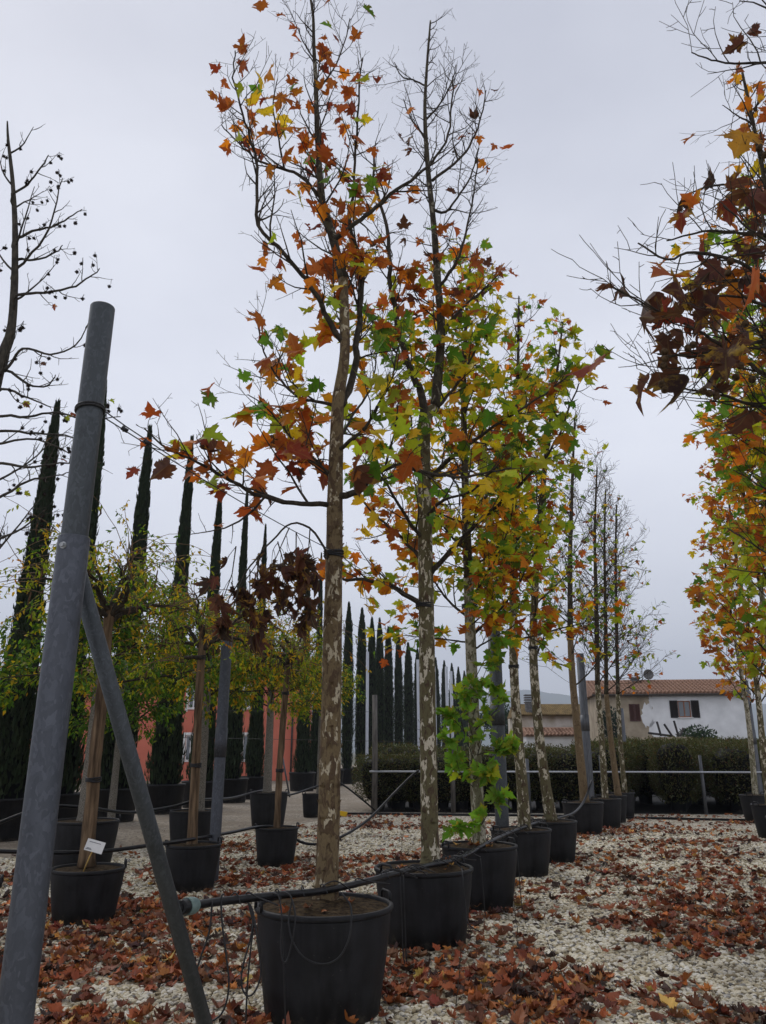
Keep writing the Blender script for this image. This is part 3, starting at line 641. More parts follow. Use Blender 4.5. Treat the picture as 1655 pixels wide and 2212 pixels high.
# --- second tree
Y2 = PC[1].y + .08; c2 = Vector((*PC[1].xy, 0))
t2 = along([(931, 1872, 44), (929, 1800, 38), (925, 1600, 36), (921, 1300, 33), (917, 1073, 30), (918, 917, 26), (940, 880, 22), (953, 721, 18), (945, 603, 16), (937, 486, 13), (925, 369, 11), (918, 250, 8), (922, 150, 6), (930, 45, 3.5)], Y2)
L2 = [pl([(917, 930, 0), (908, 846, -.05), (890, 811, -.1), (855, 682, -.15), (843, 603, -.2), (835, 486, -.2), (812, 400, -.2), (806, 330, -.2)], Y2, 20, 4),
      pl([(912, 1305, 0), (860, 1275, -.15), (839, 1263, -.2), (788, 1253, -.35), (741, 1251, -.45)], Y2, 13, 6),
      pl([(922, 1250, 0), (960, 1205, -.1), (1008, 1153, -.2), (1060, 1105, -.3), (1115, 1056, -.4), (1180, 985, -.5), (1215, 920, -.55), (1250, 830, -.55)], Y2, 13, 3),
      pl([(916, 1215, 0), (870, 1165, .1), (830, 1130, .2), (790, 1090, .25), (765, 1050, .3)], Y2, 9, 2.5),
      pl([(932, 450, 0), (962, 458, -.05), (996, 416, -.1), (1021, 369, -.1), (1035, 320, -.15)], Y2, 7, 2.2),
      pl([(934, 390, 0), (996, 339, .1), (1026, 293, .1), (1043, 237, .15), (1050, 195, .15)], Y2, 7, 2.2),
      pl([(919, 260, 0), (950, 225, -.1), (975, 180, -.1), (985, 140, -.1)], Y2, 5, 2), pl([(920, 185, 0), (890, 172, 0), (868, 165, 0), (852, 135, 0)], Y2, 4, 2),
      pl([(947, 625, 0), (980, 576, -.1), (999, 533, -.15), (1011, 486, -.2), (1026, 400, -.2), (1032, 340, -.2)], Y2, 8, 2.2),
      pl([(952, 720, 0), (1000, 665, .1), (1050, 620, .2), (1080, 590, .2)], Y2, 8, 2.4), pl([(922, 300, 0), (890, 260, .1), (872, 215, .1)], Y2, 5, 2),
      pl([(918, 1000, 0), (880, 940, -.2), (850, 880, -.3), (840, 820, -.35)], Y2, 9, 2.5), pl([(919, 1040, 0), (980, 985, -.25), (1040, 940, -.45), (1100, 900, -.6), (1180, 850, -.7), (1240, 800, -.7)], Y2, 11, 2.6),
      pl([(935, 890, 0), (980, 840, .1), (1020, 770, .2), (1050, 700, .25)], Y2, 9, 2.4), pl([(917, 1120, 0), (960, 1080, -.35), (1020, 1060, -.6), (1080, 1000, -.8)], Y2, 9, 2.6),
      pl([(915, 1170, 0), (860, 1090, -.3), (820, 1010, -.45), (800, 960, -.5)], Y2, 9, 2.4), pl([(880, 790, -.1), (840, 740, 0), (815, 690, .05)], Y2, 6, 2.2)]
def w2(u, v, p):
    return .02 + 1.6 * G(u, v, 960, 920, 170, 140) + 1.0 * G(u, v, 990, 700, 90, 100) + 1.2 * G(u, v, 800, 1300, 80, 90) + .9 * G(u, v, 850, 1180, 110, 100) + .8 * G(u, v, 1180, 840, 90, 80) + .8 * G(u, v, 1100, 1050, 120, 120) + .4 * G(u, v, 1000, 560, 60, 60) + .5 * G(u, v, 850, 620, 50, 120)
def k2(u, v, p):
    if v < 450: return dict(rust=3, brown=2, orange=1)
    if v < 680: return dict(rust=4, orange=2, brown=1, yg=1, green=.6)
    if u < 880 and v > 1080: return dict(orange=3, gold=3, yellow=2, yg=2, rust=1.5)
    if v > 1050: return dict(yg=3, yellow=3, orange=1.5, gold=1.5, green=1, rust=1)
    return dict(green=4, yg=4, yellow=2, orange=.8, rust=.9)
tree2, s2 = plane_tree('tall plane tree with cream and olive camouflage trunk, its bare top bearing seed balls', c2, t2, L2, 300, w2, k2, .168, 202, 'bark_b', ntie=[(atY(917, 1308, Y2), t2[3][3])], group='plane trees in the potted row', extra_mass=420, sides=18, flakes=40, grow_top=.45, balls=8)

# --- third tree: dense low crown and bright shoots round the trunk
def auto_limbs(r, trunk, z0, n, length, spread=(35, 62), bend=.14, rad=.02, lean=None):
    T = [Vector(t[:3]) for t in trunk]; out = []
    for k in range(n):
        f = (k + r.random() * .8) / n; z = z0 + (T[-1].z - .3 - z0) * f ** 1.1
        i = 0
        while i < len(T) - 2 and T[i + 1].z < z: i += 1
        q = (z - T[i].z) / max(1e-6, T[i + 1].z - T[i].z); p = T[i].lerp(T[i + 1], min(max(q, 0), 1)); rr = trunk[i][3]
        az = k * 2.4 + r.uniform(-.5, .5); a = math.radians(r.uniform(*spread)); L = length * (1 - .62 * f) * r.uniform(.7, 1.15)
        d = Vector((math.cos(az) * math.sin(a), math.sin(az) * math.sin(a), math.cos(a)))
        if lean: d = (d + Vector(lean) * .5).normalized()
        pts = twig(r, p, d, L, bend, .10, 7); out.append((pts, min(rr * .55, rad * (1 - .4 * f)), .0035))
    return out
r3 = random.Random(33); Y3 = PC[2].y + .03; c3 = Vector((*PC[2].xy, 0))
t3 = along([(1036, 1842, 33), (1033, 1760, 29), (1026, 1600, 27), (1018, 1420, 24), (1012, 1250, 21), (1006, 1080, 17), (1002, 900, 13), (1004, 760, 9), (1010, 640, 6), (1018, 560, 4)], Y3)
L3 = auto_limbs(r3, t3, 3.0, 17, 2.0, (38, 68), .12, .02) + auto_limbs(r3, t3[:6], 2.75, 7, 1.25, (60, 100), .02, .014)
def w3(u, v, p): return .25 + G(u, v, 1040, 1150, 190, 260) + .6 * G(u, v, 1130, 900, 120, 120) + .8 * G(u, v, 1000, 1330, 150, 80)
def k3(u, v, p):
    if v > 1230: return dict(yg=4, orange=2, gold=1.5, rust=2.2, green=2.5, yellow=1.5)
    if u < 930: return dict(orange=3, gold=2, yellow=2, yg=2, rust=1.5)
    return dict(yg=4, yellow=3.2, gold=1.5, orange=1.5, green=1.4, rust=1.2)
tree3, s3 = plane_tree('pale trunked plane tree with dense yellow crown and bright green shoots low down', c3, t3, L3, 295, w3, k3, .165, 303, 'bark_c', ntie=[(atY(1014, 1310, Y3), .085)], group='plane trees in the potted row', extra_mass=1300, sides=16, grow_top=.55)
shoot_sites = []
for (a, b_, e) in (((1022, 1700), (1000, 1680), (985, 1640)), ((1026, 1660), (1060, 1640), (1090, 1600)), ((1024, 1640), (1000, 1570), (985, 1500)), ((1028, 1640), (1050, 1560), (1040, 1490)), ((1024, 1650), (985, 1620), (965, 1590)),
                   ((1030, 1630), (1075, 1620), (1105, 1610)), ((1026, 1610), (1010, 1540), (1020, 1470)), ((1022, 1600), (985, 1560), (965, 1540)), ((1022, 1550), (1045, 1460), (1065, 1420)), ((1034, 1790), (1065, 1740), (1075, 1715)), ((1030, 1790), (1015, 1780), (985, 1790)), ((1022, 1580), (1075, 1530), (1070, 1490)), ((1024, 1690), (1045, 1660), (1060, 1670)), ((1020, 1480), (1060, 1400), (1080, 1385))):
    sb = MB(); q = px_line([(*a, -.06), (*b_, -.2), (*e, -.28)], Y3); SP, SR = smooth_line(q, [.006, .004, .0025], 4, .004, r3); sb.tube(SP, SR, 5)
    sh = part('shoot', sub(sb, c3), M['twig'], tree3)
    for i in range(2, len(SP)):
        for _ in range(3 if i > 4 else 1): hang_leaf(r3, SP[i], (SP[i] - SP[i - 1]).normalized() + Vector((r3.gauss(0, .7), r3.gauss(0, .5), 0)), .165 * r3.uniform(.55, 1.15), sh, c3, vary(r3, PAL[pick(r3, dict(bright=6, green=1.5, yg=.5))], .15), LEAVES[:4], .25)

# --- the rest of the row
REST = [  # trunk px, bark, crown base z, leaves, colours, label, balls
    (3, [(1134, 1800, 30), (1128, 1700, 25), (1120, 1600, 22), (1110, 1440, 19), (1109, 1250, 16), (1113, 1050, 12), (1118, 850, 9), (1121, 640, 3)], 'bark_b', 3.3, 1.5, 290, 420, dict(yg=4, yellow=3, green=2, orange=2, rust=1.5), 'plane tree with boldly mottled slim trunk and bare seed ball tip, past the green shoots', 16, .02),
    (4, [(1190, 1772, 28), (1178, 1690, 23), (1165, 1590, 21), (1152, 1400, 18), (1160, 1200, 14), (1178, 1000, 11), (1198, 850, 7), (1216, 695, 3)], 'bark_b', 3.2, 1.7, 290, 330, dict(green=4, yg=4, yellow=2, orange=1.5, rust=1), 'plane tree with slender curving cream trunk and green leafed tip, behind two nearer pots', 12, .02),
    (5, [(1264, 1738, 20), (1250, 1600, 17), (1238, 1480, 15), (1232, 1380, 13), (1232, 1200, 10), (1236, 1050, 7), (1242, 900, 3)], 'bark_d', 3.1, 2.4, 150, 130, dict(yg=3, green=3, rust=2, brown=1.5, yellow=1), 'plane tree with smooth tan trunk beside the steel post', 18, .02),
    (6, [(1308, 1732, 15), (1300, 1600, 13), (1291, 1480, 12), (1288, 1300, 9), (1285, 1150, 6), (1290, 1010, 3)], 'bark_b', 3.2, 2.2, 90, 60, dict(yg=3, green=3, rust=2, brown=1.5), 'thin nearly bare plane tree just past the steel post', 10, .018),
    (7, [(1336, 1722, 15), (1320, 1600, 12), (1310, 1500, 10), (1308, 1330, 8), (1306, 1180, 5), (1308, 1060, 3)], 'bark_d', 3.1, 2.3, 90, 60, dict(yg=3, green=3, orange=2, rust=1.5), 'thin leaning plane tree, last but one before the rail fence', 8, .018),
    (8, [(1350, 1712, 12), (1340, 1600, 10), (1335, 1500, 9), (1332, 1350, 7), (1330, 1200, 5), (1332, 1090, 3)], 'bark_b', 3.1, 2.3, 80, 60, dict(yg=3, green=3, orange=2, rust=1.5), 'thin plane tree in the last pot before the rail fence', 8, .018)]
for i, px, bk, z0, ln, nl, ex, cols, lab, nb, rad in REST:
    rr_ = random.Random(400 + i); Y = PC[i].y; tr = along(px, Y)
    lim = auto_limbs(rr_, tr, z0, 17, ln, (30, 66), .09, rad)
    zt = tr[-1][2]
    def wf(u, v, p, zt=zt, z0=z0, i=i): return .1 + max(0, 1 - (p.z - z0) / (zt - z0)) * 1.2 + (.8 if i == 4 and p.z > zt - 1.6 else 0)
    plane_tree(lab, PC[i], tr, lim, nl, wf, lambda u, v, p, cols=cols: cols, .165 if i < 5 else .145, 410 + i, bk, prm=dict(TW, dens=(7.5, 8.5, 6) if i < 5 else (8, 8.5), len=(.6, .26, .08) if i < 5 else (.75, .34), rmin=.0022 if i < 5 else .0038), ntie=[((tr[3][0], tr[3][1], tr[3][2]), tr[3][3])], group='plane trees in the potted row', extra_mass=ex, sides=12, balls=nb, grow_top=.5)

# --- the row on the right, trunks near or beyond the frame's edge
RIGHT = [  # x, y, height, leaves, extra, size, limb length, colours, label, balls
    (2.42, 3.45, 6.6, 85, 0, .145, 1.25, dict(brown=6, dark=2, red=1.6, rust=2, orange=.3), 'plane tree with dark brown drooping leaves and clustered seed balls overhanging the yard', 34),
    (3.40, 5.7, 7.8, 75, 0, .14, 1.15, dict(orange=3, rust=4, gold=2, yellow=1, yg=.4), 'plane tree with orange leaves and bare upright twigs behind the brown leaved one', 14),
    (4.75, 8.4, 8.6, 295, 420, .19, 1.5, dict(orange=2, rust=2.5, gold=1.5, yg=4, green=3.4, yellow=1), 'plane tree with thin arching shoots and orange and olive leaves across from the pale trunk', 10),
    (5.75, 11.0, 8.4, 295, 800, .185, 1.6, dict(orange=2.2, rust=2.5, gold=1.5, yg=5, green=4), 'plane tree with full olive and orange crown, fourth from the fence in its row', 8),
    (6.85, 13.8, 8.4, 295, 950, .18, 1.75, dict(orange=2.2, rust=2.5, gold=1.5, yg=5, green=4), 'plane tree with dense olive and rust crown, third from the fence in its row', 8),
    (8.05, 17.0, 8.6, 295, 800, .175, 1.75, dict(orange=4, rust=3, gold=2, yg=3, yellow=2), 'plane tree with dense orange crown, second from the fence in its row', 6),
    (9.45, 20.7, 8.6, 295, 700, .17, 1.7, dict(orange=3, yellow=3, gold=2, yg=3, rust=2), 'plane tree with gold crown in the last pot before the fence, opposite the steel post', 6)]
for i, (x, y, h, nl, ex, sz, ln, cols, lab, nb) in enumerate(RIGHT):
    rr_ = random.Random(700 + i); c = Vector((x, y, 0))
    make_pot(['black pot under the brown leaved overhanging plane tree', 'black pot under the orange leaved plane with bare upright twigs', 'black pot under the plane with thin arching shoots', 'black pot under the full olive plane, fourth from the fence', 'black pot under the olive and rust plane, third from the fence', 'black pot under the dense orange plane, second from the fence', 'black pot of the gold leaved plane, standing alone by the rail fence'][i], c, .42, .66, 50 + i, 'black pots along the right hand row', .04)
    n = 9; tr = [(x + .05 * math.sin(k * 1.1 + i), y + .05 * math.cos(k * .9 + i), .62 + (h - .62) * k / (n - 1), max(.012, .075 * (1 - .86 * k / (n - 1)))) for k in range(n)]
    lim = auto_limbs(rr_, tr, 2.5 if i else 2.8, 18 if i else 12, ln, (34, 68), .09, .017, lean=(-.35, 0, 0) if i < 3 else None)
    if i == 0:
        for q in ([(1700, 830, 0), (1640, 800, -.1), (1560, 745, -.1), (1480, 700, -.05), (1400, 660, 0), (1322, 620, 0)], [(1710, 640, 0), (1600, 570, -.1), (1500, 545, -.1), (1440, 560, -.1), (1378, 525, -.1)], [(1720, 760, 0), (1650, 735, -.2), (1560, 760, -.25), (1480, 770, -.3), (1420, 765, -.3)],
                  [(1710, 520, 0), (1610, 505, .1), (1520, 500, .2), (1440, 520, .3)], [(1720, 700, 0), (1650, 660, -.25), (1590, 640, -.3), (1500, 640, -.3)], [(1730, 430, 0), (1650, 420, .2), (1560, 400, .3), (1480, 420, .3)]):
            p = px_line(q, y); p.insert(0, Vector((x, y, p[0].z - .25))); lim.append((p, .014, .004))
    def wf(u, v, p, i=i):
        if i == 0: return .015 + 1.5 * G(u, v, 1600, 690, 120, 150) + 1.1 * G(u, v, 1480, 690, 120, 100)
        if i == 1: return .1 + G(u, v, 1620, 250, 120, 250)
        return .25 + max(0, 1 - (p.z - 2.4) / 4.8)
    plane_tree(lab, c, tr, lim, nl, wf, lambda u, v, p, cols=cols: cols, sz, 720 + i, 'bark_b' if i % 2 else 'bark_c', prm=dict(TW, dens=(8.5, 8, 6) if i < 2 else (6.5, 7, 5) if i < 4 else (6, 7), len=(.62, .26, .08)), group='plane trees of the right hand row', extra_mass=ex, sides=12, balls=0 if i == 0 else nb, grow_top=.45, dmin=.10 if i == 0 else .045)
# big seed balls and the single large yellow leaf of the overhanging tree
near = [o for o in COL.objects if o.get('label', '').startswith('plane tree with dark brown drooping')][0]; nb_ = Vector(near.location); rB = random.Random(9)
for u, v in ((1578, 565), (1573, 590), (1497, 745), (1486, 752), (1436, 760), (1437, 775), (1434, 790), (1553, 800), (1565, 812), (1590, 815), (1532, 850), (1548, 856), (1520, 845), (1430, 830), (1436, 842), (1640, 320), (1652, 335), (1610, 700), (1625, 820), (1600, 790)):
    p = atY(u, v, 3.1) - nb_; bb = MB(); bb.tube([p + Vector((rB.uniform(-.02, .02), .02, .07)), p + Vector((0, 0, .02))], .0018, 4, False); ball(bb, p, .0175); part('seed_ball', bb, M['seed'], near)
put_leaf('leaf', near, LEAVES[0], atY(1612, 275, 3.2) - nb_, basis(Vector((-.42, -.1, -.9)), Vector((-.15, -1, .1))), .18, (.52, .25, .02))

# ------------------------------------------------------------------ left rows: trained trees on rough trunks, grey trunked trees, sweetgum
A_ROW = [(178, 2003, .385, .52, (187, 1872, 40), (205, 1650, 34), (228, 1420, 28), (238, 1310, 24)), (411, 1930, .36, .55, (414, 1838, 28), (425, 1620, 24), (436, 1400, 20), (440, 1385, 18)), (595, 1875, .345, .56, (597, 1802, 19), (606, 1640, 17), (618, 1480, 16), (624, 1415, 15))]
ALAB = ['black pot with the white label card on a yellow stick', 'black pot in front of the tall steel post, holding a rough brown trunk', 'smallest looking black pot holding a thin dark trained trunk']
TLAB = ['umbrella headed tree with split brown trunk, behind the leaning brace, hung with pods', 'umbrella headed tree with rough tan trunk beside the tall steel post', 'umbrella headed tree with thin dark trunk next to the flaking plane trunk']
AC = []
def umbrella_tree(label, c, trunk, seed, spread, nl):
    r = random.Random(seed); t = thing('trained_tree', label, 'tree', c, 'umbrella headed trees in pots')
    mb, P, rr = trunk_mesh([k[:3] for k in trunk], [k[3] * .8 for k in trunk], c, 12, r, 0, .2); part('trunk', mb, M['stakewood'], t)
    for z in (.3, .62): 
        q = P[int(len(P) * z)]; make_tie(t, q, rr[int(len(P) * z)], c)
    top = P[-1]; sites = []; fol = MB(); prm = dict(TW, dens=(8, 7), len=(.55, .22), up=(-.02, -.06), rad=(.006, .003), rmin=.0018)
    tan = MB()
    for k in range(9):
        a = k * 2 * PI / 9 + r.uniform(-.3, .3); d = Vector((math.cos(a), math.sin(a), r.uniform(.6, 1.5))); lb = MB()
        pts = twig(r, top - Vector((0, 0, r.uniform(0, .25))), d, spread * r.uniform(.7, 1.1), -.10, .30, 7); rd = [.034 - .0042 * i for i in range(7)]
        LP, LR = smooth_line(pts, rd, 3, .012, r); lb.tube(LP, LR, 7); grow(r, lb, LP, LR, prm, 0, sites, .3)
        for m_ in range(8):   # long whippy shoots that arch over
            s = twig(r, LP[r.randrange(8, len(LP))], Vector((math.cos(a) + r.gauss(0, .6), math.sin(a) + r.gauss(0, .6), r.uniform(.3, 1.5))), r.uniform(.6, 1.35), -.17, .11, 8); tan.tube(s, [.0055 - .0004 * i for i in range(8)], 4, False); sites += [(q, Vector((0, 0, -1))) for q in s[4:]]
        part('branch', sub(lb, c), M['twig'], t)
    part('arching_shoots', sub(tan, c), M['shoot_tan'], t, True, 'stuff')
    for p, d in r.sample(sites, min(nl, len(sites))):
        c_ = PAL[pick(r, dict(yg=6, yellow=2.5, green=2, gold=.8))]; ax = Vector((r.gauss(0, .6), r.gauss(0, .6), -.5)).normalized()
        for q in range(5): mass_leaf(r, fol, p - c + ax * (.03 * q), ax + rand_perp(r, ax), .055 * r.uniform(.7, 1.3), vary(r, [k * .68 for k in c_]), OVATE, .3)
    part('foliage', fol, M['foliage'], t, True, 'stuff')
    for p, d in r.sample(sites, 44):
        pb = MB(); L = r.uniform(.09, .17); q = p - c; pb.tube([q, q + Vector((0, 0, -.05)), q + Vector((.004, 0, -.06)), q + Vector((r.uniform(-.01, .01), 0, -.06 - L * .5)), q + Vector((r.uniform(-.02, .02), 0, -.06 - L))], [.0015, .0015, .008, .011, .001], 5); part('seed_pod', pb, M['pod'], t)
    return t
for k, (u, v, R_, H_, *tp) in enumerate(A_ROW):
    f = atZ(u, v); s = (f.y + R_ * .8) / f.y; c = Vector((f.x * s, f.y + R_ * .8, 0)); AC.append(c); make_pot(ALAB[k], c, R_, H_, 80 + k, 'black pots of the trained trees', .03)
    umbrella_tree(TLAB[k], c, along(tp, c.y), 800 + k, (1.05, .95, .9)[k], (420, 380, 380)[k])

BPOS = [(172, 1893, .50, .72, 190, 38), (409, 1838, .42, .66, 432, 20), (578, 1790, .46, .78, 576, 19), (672, 1766, .26, .60, 690, 14)]
BLAB = ['wide black pot behind the one with the white label', 'black pot half hidden behind the tall steel post', 'tall black pot behind the thin dark trained trunk', 'narrow black pot beside the flaking plane trunk']
BT = ['green leafed tree with thick pebbly grey trunk behind the leaning brace', 'green leafed tree with grey trunk rising behind the tall steel post', 'yellow green leafed tree with straight pebbly trunk by the pink house corner', 'slim green leafed tree half hidden behind the flaking plane trunk']
def leafy_tree(label, c, trunk, seed, z0, nlim, ln, nl, cols, lsz=.095, group='green leafed trees behind the trained ones', name='leafy_tree', bark='greytrunk'):
    r = random.Random(seed); t = thing(name, label, 'tree', c, group)
    mb, P, rr = trunk_mesh([k[:3] for k in trunk], [k[3] for k in trunk], c, 12, r, 0, .04); part('trunk', mb, M[bark], t); sites = []
    for pts, r0, r1 in auto_limbs(r, trunk, z0, nlim, ln, (35, 95), .02, .02):
        lb = MB(); rd = [r0 + (r1 - r0) * i / (len(pts) - 1) for i in range(len(pts))]; lb.tube(pts, rd, 6); grow(r, lb, pts, rd, dict(TW, dens=(7, 7), len=(.5, .22), up=(.0, -.03)), 0, sites, .15); part('branch', sub(lb, c), M['twig'], t)
    fol = MB()
    for k in range(nl):
        p, d = r.choice(sites); p = p + Vector((r.gauss(0, .06), r.gauss(0, .06), r.gauss(0, .06)))
        mass_leaf(r, fol, p - c, d, lsz * r.uniform(.7, 1.3), vary(r, [q * .62 for q in PAL[pick(r, cols)]], .4), OVATE)
    part('foliage', fol, M['foliage'], t, True, 'stuff'); return t
for k, (u, v, R_, H_, tu, tw) in enumerate(BPOS):
    f = atZ(u, v); s = (f.y + R_ * .8) / f.y; c = Vector((f.x * s, f.y + R_ * .8, 0)); make_pot(BLAB[k], c, R_, H_, 90 + k, 'black pots of the second left row', .03)
    x0 = atY(tu, 1740, c.y).x; d0 = c.y * TC
    tr = [(x0, c.y, H_ - .03 + q * .46, tw / 2 * d0 / FPX * (1 - .05 * q if q < 6 else .5 - .1 * (q - 6))) for q in range(9)]
    leafy_tree(BT[k], c, tr, 900 + k, 2.7, 28, (2.2, 2.0, 2.0, 1.5)[k], (6200, 6000, 6000, 3000)[k], [dict(green=5, yg=3, bright=.6, yellow=1.0), dict(green=4, yg=4, yellow=1.6, gold=.6), dict(yg=5, green=2.5, yellow=2.5, gold=.8), dict(yg=4, green=4, yellow=1.5)][k])
for k, (x, y, lab) in enumerate(((-7.2, 12.6, 'dark green leafed tree crowding the left side behind the big steel pole'), (-5.6, 17.0, 'green leafed tree behind the thick pebbly grey trunk'))):
    leafy_tree(lab, Vector((x, y, 0)), [(x, y, q * .45, .09 - .006 * q) for q in range(9)], 950 + k, 2.1, 20, 2.0, 3800, dict(green=6, yg=1.5, bright=1.2))

# sweetgum with spiky fruits
def sweetgum():
    r = random.Random(61); c = Vector((-3.75, 7.3, 0)); make_pot('black pot of the bare sweetgum, left of the big steel pole', c, .42, .6, 97, None, .03)
    t = thing('sweetgum_tree', 'bare sweetgum tree with small spiky hanging fruits, left of the big steel pole', 'tree', c)
    tr = [(c.x, c.y, .55, .085), (c.x, c.y, 1.5, .08)] + along([(-62, 1100, 34), (-40, 950, 30), (0, 787, 25), (26, 699, 18), (33, 523, 13), (28, 400, 9), (18, 304, 6), (16, 262, 3)], c.y)
    mb, P, rr = trunk_mesh([k[:3] for k in tr], [k[3] for k in tr], c, 10, r, 0, .06); part('trunk', mb, M['twig_gum'], t); sites = []
    px = [[(5, 1290), (40, 1235), (110, 1215), (170, 1205), (230, 1195)], [(30, 1030), (80, 1010), (160, 1005), (230, 975)], [(30, 700), (75, 660), (130, 570), (150, 500), (160, 400)], [(20, 480), (60, 440), (100, 400), (110, 350)], [(35, 760), (100, 745), (170, 735), (215, 690)], [(25, 620), (60, 540), (110, 515), (180, 455)]]
    px = [[(20, 790), (50, 752), (110, 765), (165, 745), (195, 690)], [(35, 640), (80, 633), (150, 622), (195, 598), (215, 580)], [(28, 590), (60, 560), (105, 495), (125, 420), (135, 385)], [(28, 420), (60, 400), (90, 360), (105, 335)], [(40, 560), (75, 562), (120, 545), (135, 530)], [(30, 520), (70, 500), (110, 490), (150, 470), (178, 452)],
          [(15, 800), (60, 830), (100, 835), (120, 810)], [(5, 840), (60, 860), (110, 880)], [(-10, 900), (60, 900), (120, 890), (180, 905), (260, 900)], [(-10, 960), (80, 950), (150, 980)], [(-10, 1080), (60, 1040), (110, 1030), (150, 1020)], [(-10, 1000), (60, 1010), (130, 1000), (220, 1000)], [(-10, 1170), (50, 1140), (100, 1100)], [(-5, 930), (60, 935), (140, 940), (200, 960)]]
    Y = c.y
    for q in px:
        pts = [atY(u, v, Y + r.uniform(-.1, .1) - .05 * i) for i, (u, v) in enumerate(q)]; j = min(range(len(P)), key=lambda m_: (P[m_] - pts[0] + Vector((0, 0, .15))).length); pts.insert(0, P[j].copy())
        lb = MB(); rd = [.020 - .015 * i / (len(pts) - 1) for i in range(len(pts))]; LP, LR = smooth_line(pts, rd, 4, .008, r); lb.tube(LP, LR, 6); grow(r, lb, LP, LR, dict(TW, dens=(8.5, 8), len=(.34, .10), up=(.10, .05), rad=(.006, .0045), rmin=.0028), 0, sites, .25); part('branch', sub(lb, c), M['twig_gum'], t)
    for pts, r0, r1 in auto_limbs(r, tr, 3.2, 14, 1.3, (35, 60), .10, .018):
        lb = MB(); rd = [r0 + (r1 - r0) * i / (len(pts) - 1) for i in range(len(pts))]; lb.tube(pts, rd, 6); grow(r, lb, pts, rd, dict(TW, dens=(8.5, 8), len=(.34, .10), up=(.10, .05), rad=(.006, .0045), rmin=.0028), 0, sites, .25); part('branch', sub(lb, c), M['twig_gum'], t)
    fruit = []
    for k in range(4):
        fb = MB(); fb.tube([(0, 0, 0), (.003, 0, -.02), (.004, .0, -.045)], .0013, 3, False); ball(fb, (.004, 0, -.058), .0155, 34, r); fruit.append(fb.mesh('fruit'))
    vis = [s for s in sites if -40 < proj(s[0])[0] < 330]
    for p, d in r.sample(vis, min(150, len(vis))):
        o = link('fruit', r.choice(fruit), t, M['gumball']); o.location = p - c; o.rotation_euler = (r.uniform(-.3, .3), r.uniform(-.3, .3), r.random() * 6)
    for p, d in r.sample(vis, 16): hang_leaf(r, p, d, .07, t, c, vary(r, PAL[pick(r, dict(red=2, brown=2, yg=1))]), LEAVES)
sweetgum()

# ------------------------------------------------------------------ cypresses
def cypress_mesh(seed, n=11000, col_=False):
    r = np.random.default_rng(seed); q = random.Random(seed); h = r.random(n) ** .85; a = r.random(n) * 2 * PI
    prof = lambda h: np.interp(h, [0, .03, .10, .3, .5, .7, .88, 1.0], [.9, 1.0, .84, .56, .42, .32, .20, .04] if not col_ else [.7, .85, .95, 1.0, .95, .82, .55, .12])
    lump = np.array([1 + .16 * noise.noise(Vector((math.cos(x) * 1.6, math.sin(x) * 1.6, y * 16 + seed))) + .13 * noise.noise(Vector((math.cos(x) * 4, math.sin(x) * 4, y * 45 + seed))) for x, y in zip(a, h)])
    R_ = prof(h) * lump * (.84 + .24 * r.random(n) + .25 * (r.random(n) > .93)); ps = np.stack([R_ * np.cos(a), R_ * np.sin(a), h], 1)
    L = (.013 + .016 * r.random(n)); w = .07 + .08 * r.random(n)
    rad = np.stack([np.cos(a), np.sin(a), 0 * a], 1); tan = np.stack([-np.sin(a), np.cos(a), 0 * a], 1) + rad * r.normal(0, .5, n)[:, None]
    up = np.stack([r.normal(0, .35, n) * .2 + rad[:, 0] * .3, r.normal(0, .35, n) * .2 + rad[:, 1] * .3, np.ones(n) * 1.0], 1)
    tip = ps + up * L[:, None] * np.array([8, 8, 1]); 
    V = np.stack([ps - rad * .05, ps + tan * w[:, None] * .5 + np.array([0, 0, .004]), tip, ps - tan * w[:, None] * .5 + np.array([0, 0, .004])], 1).reshape(-1, 3)
    base = np.array((.030, .052, .024)); sh = .55 + .75 * r.random(n); C = np.repeat(base[None] * sh[:, None] * np.stack([1 + .3 * r.random(n), np.ones(n), np.ones(n)], 1), 4, 0)
    mb = MB(); mb.add(V, np.arange(n * 4).reshape(-1, 4), None, C)
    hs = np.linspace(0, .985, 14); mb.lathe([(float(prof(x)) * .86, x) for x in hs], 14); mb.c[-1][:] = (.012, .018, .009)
    return mb.mesh('cypress_crown')
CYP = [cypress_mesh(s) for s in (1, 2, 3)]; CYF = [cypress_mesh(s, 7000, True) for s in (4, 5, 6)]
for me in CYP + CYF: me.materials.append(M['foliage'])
ctrunk = MB(); ctrunk.tube([(0, 0, 0), (.01, 0, .5), (0, 0, 1)], [.09, .075, .06], 10); ctrunk = ctrunk.mesh('cypress_trunk'); ctrunk.materials.append(M['stakewood'])
def cyp_pot(i):
    b = MB(); R_, H_ = .62, .80; b.lathe([(R_ * .84, 0), (R_ * .86, .02), (R_ * .96, H_ - .06), (R_, H_ - .05), (R_, H_), (R_ * .94, H_), (R_ * .93, H_ - .06), (0.01, H_ - .05)], 30); return b.mesh('cypress_pot')
CPOT = cyp_pot(0); CPOT.materials.append(M['pot'])
rC = random.Random(77); YS = [(k, None) for k in (16.9, 18.7, 21.2, 23.9, 26.4, 28.9, 31.1, 37.2, 39.4, 42.4)]; NR = [.52, .50, .50, .48, .44, .37, .35, .38, .35, .36]
YS += [(45.4, 1306), (48.8, 1318), (51.7, 1338), (54.2, 1340), (57.3, 1358), (61.3, 1368), (65.8, 1392), (70.8, 1405), (76.5, 1415), (82.8, 1424), (90, 1430), (97.5, 1436), (105, 1444), (113, 1452), (122, 1460)]
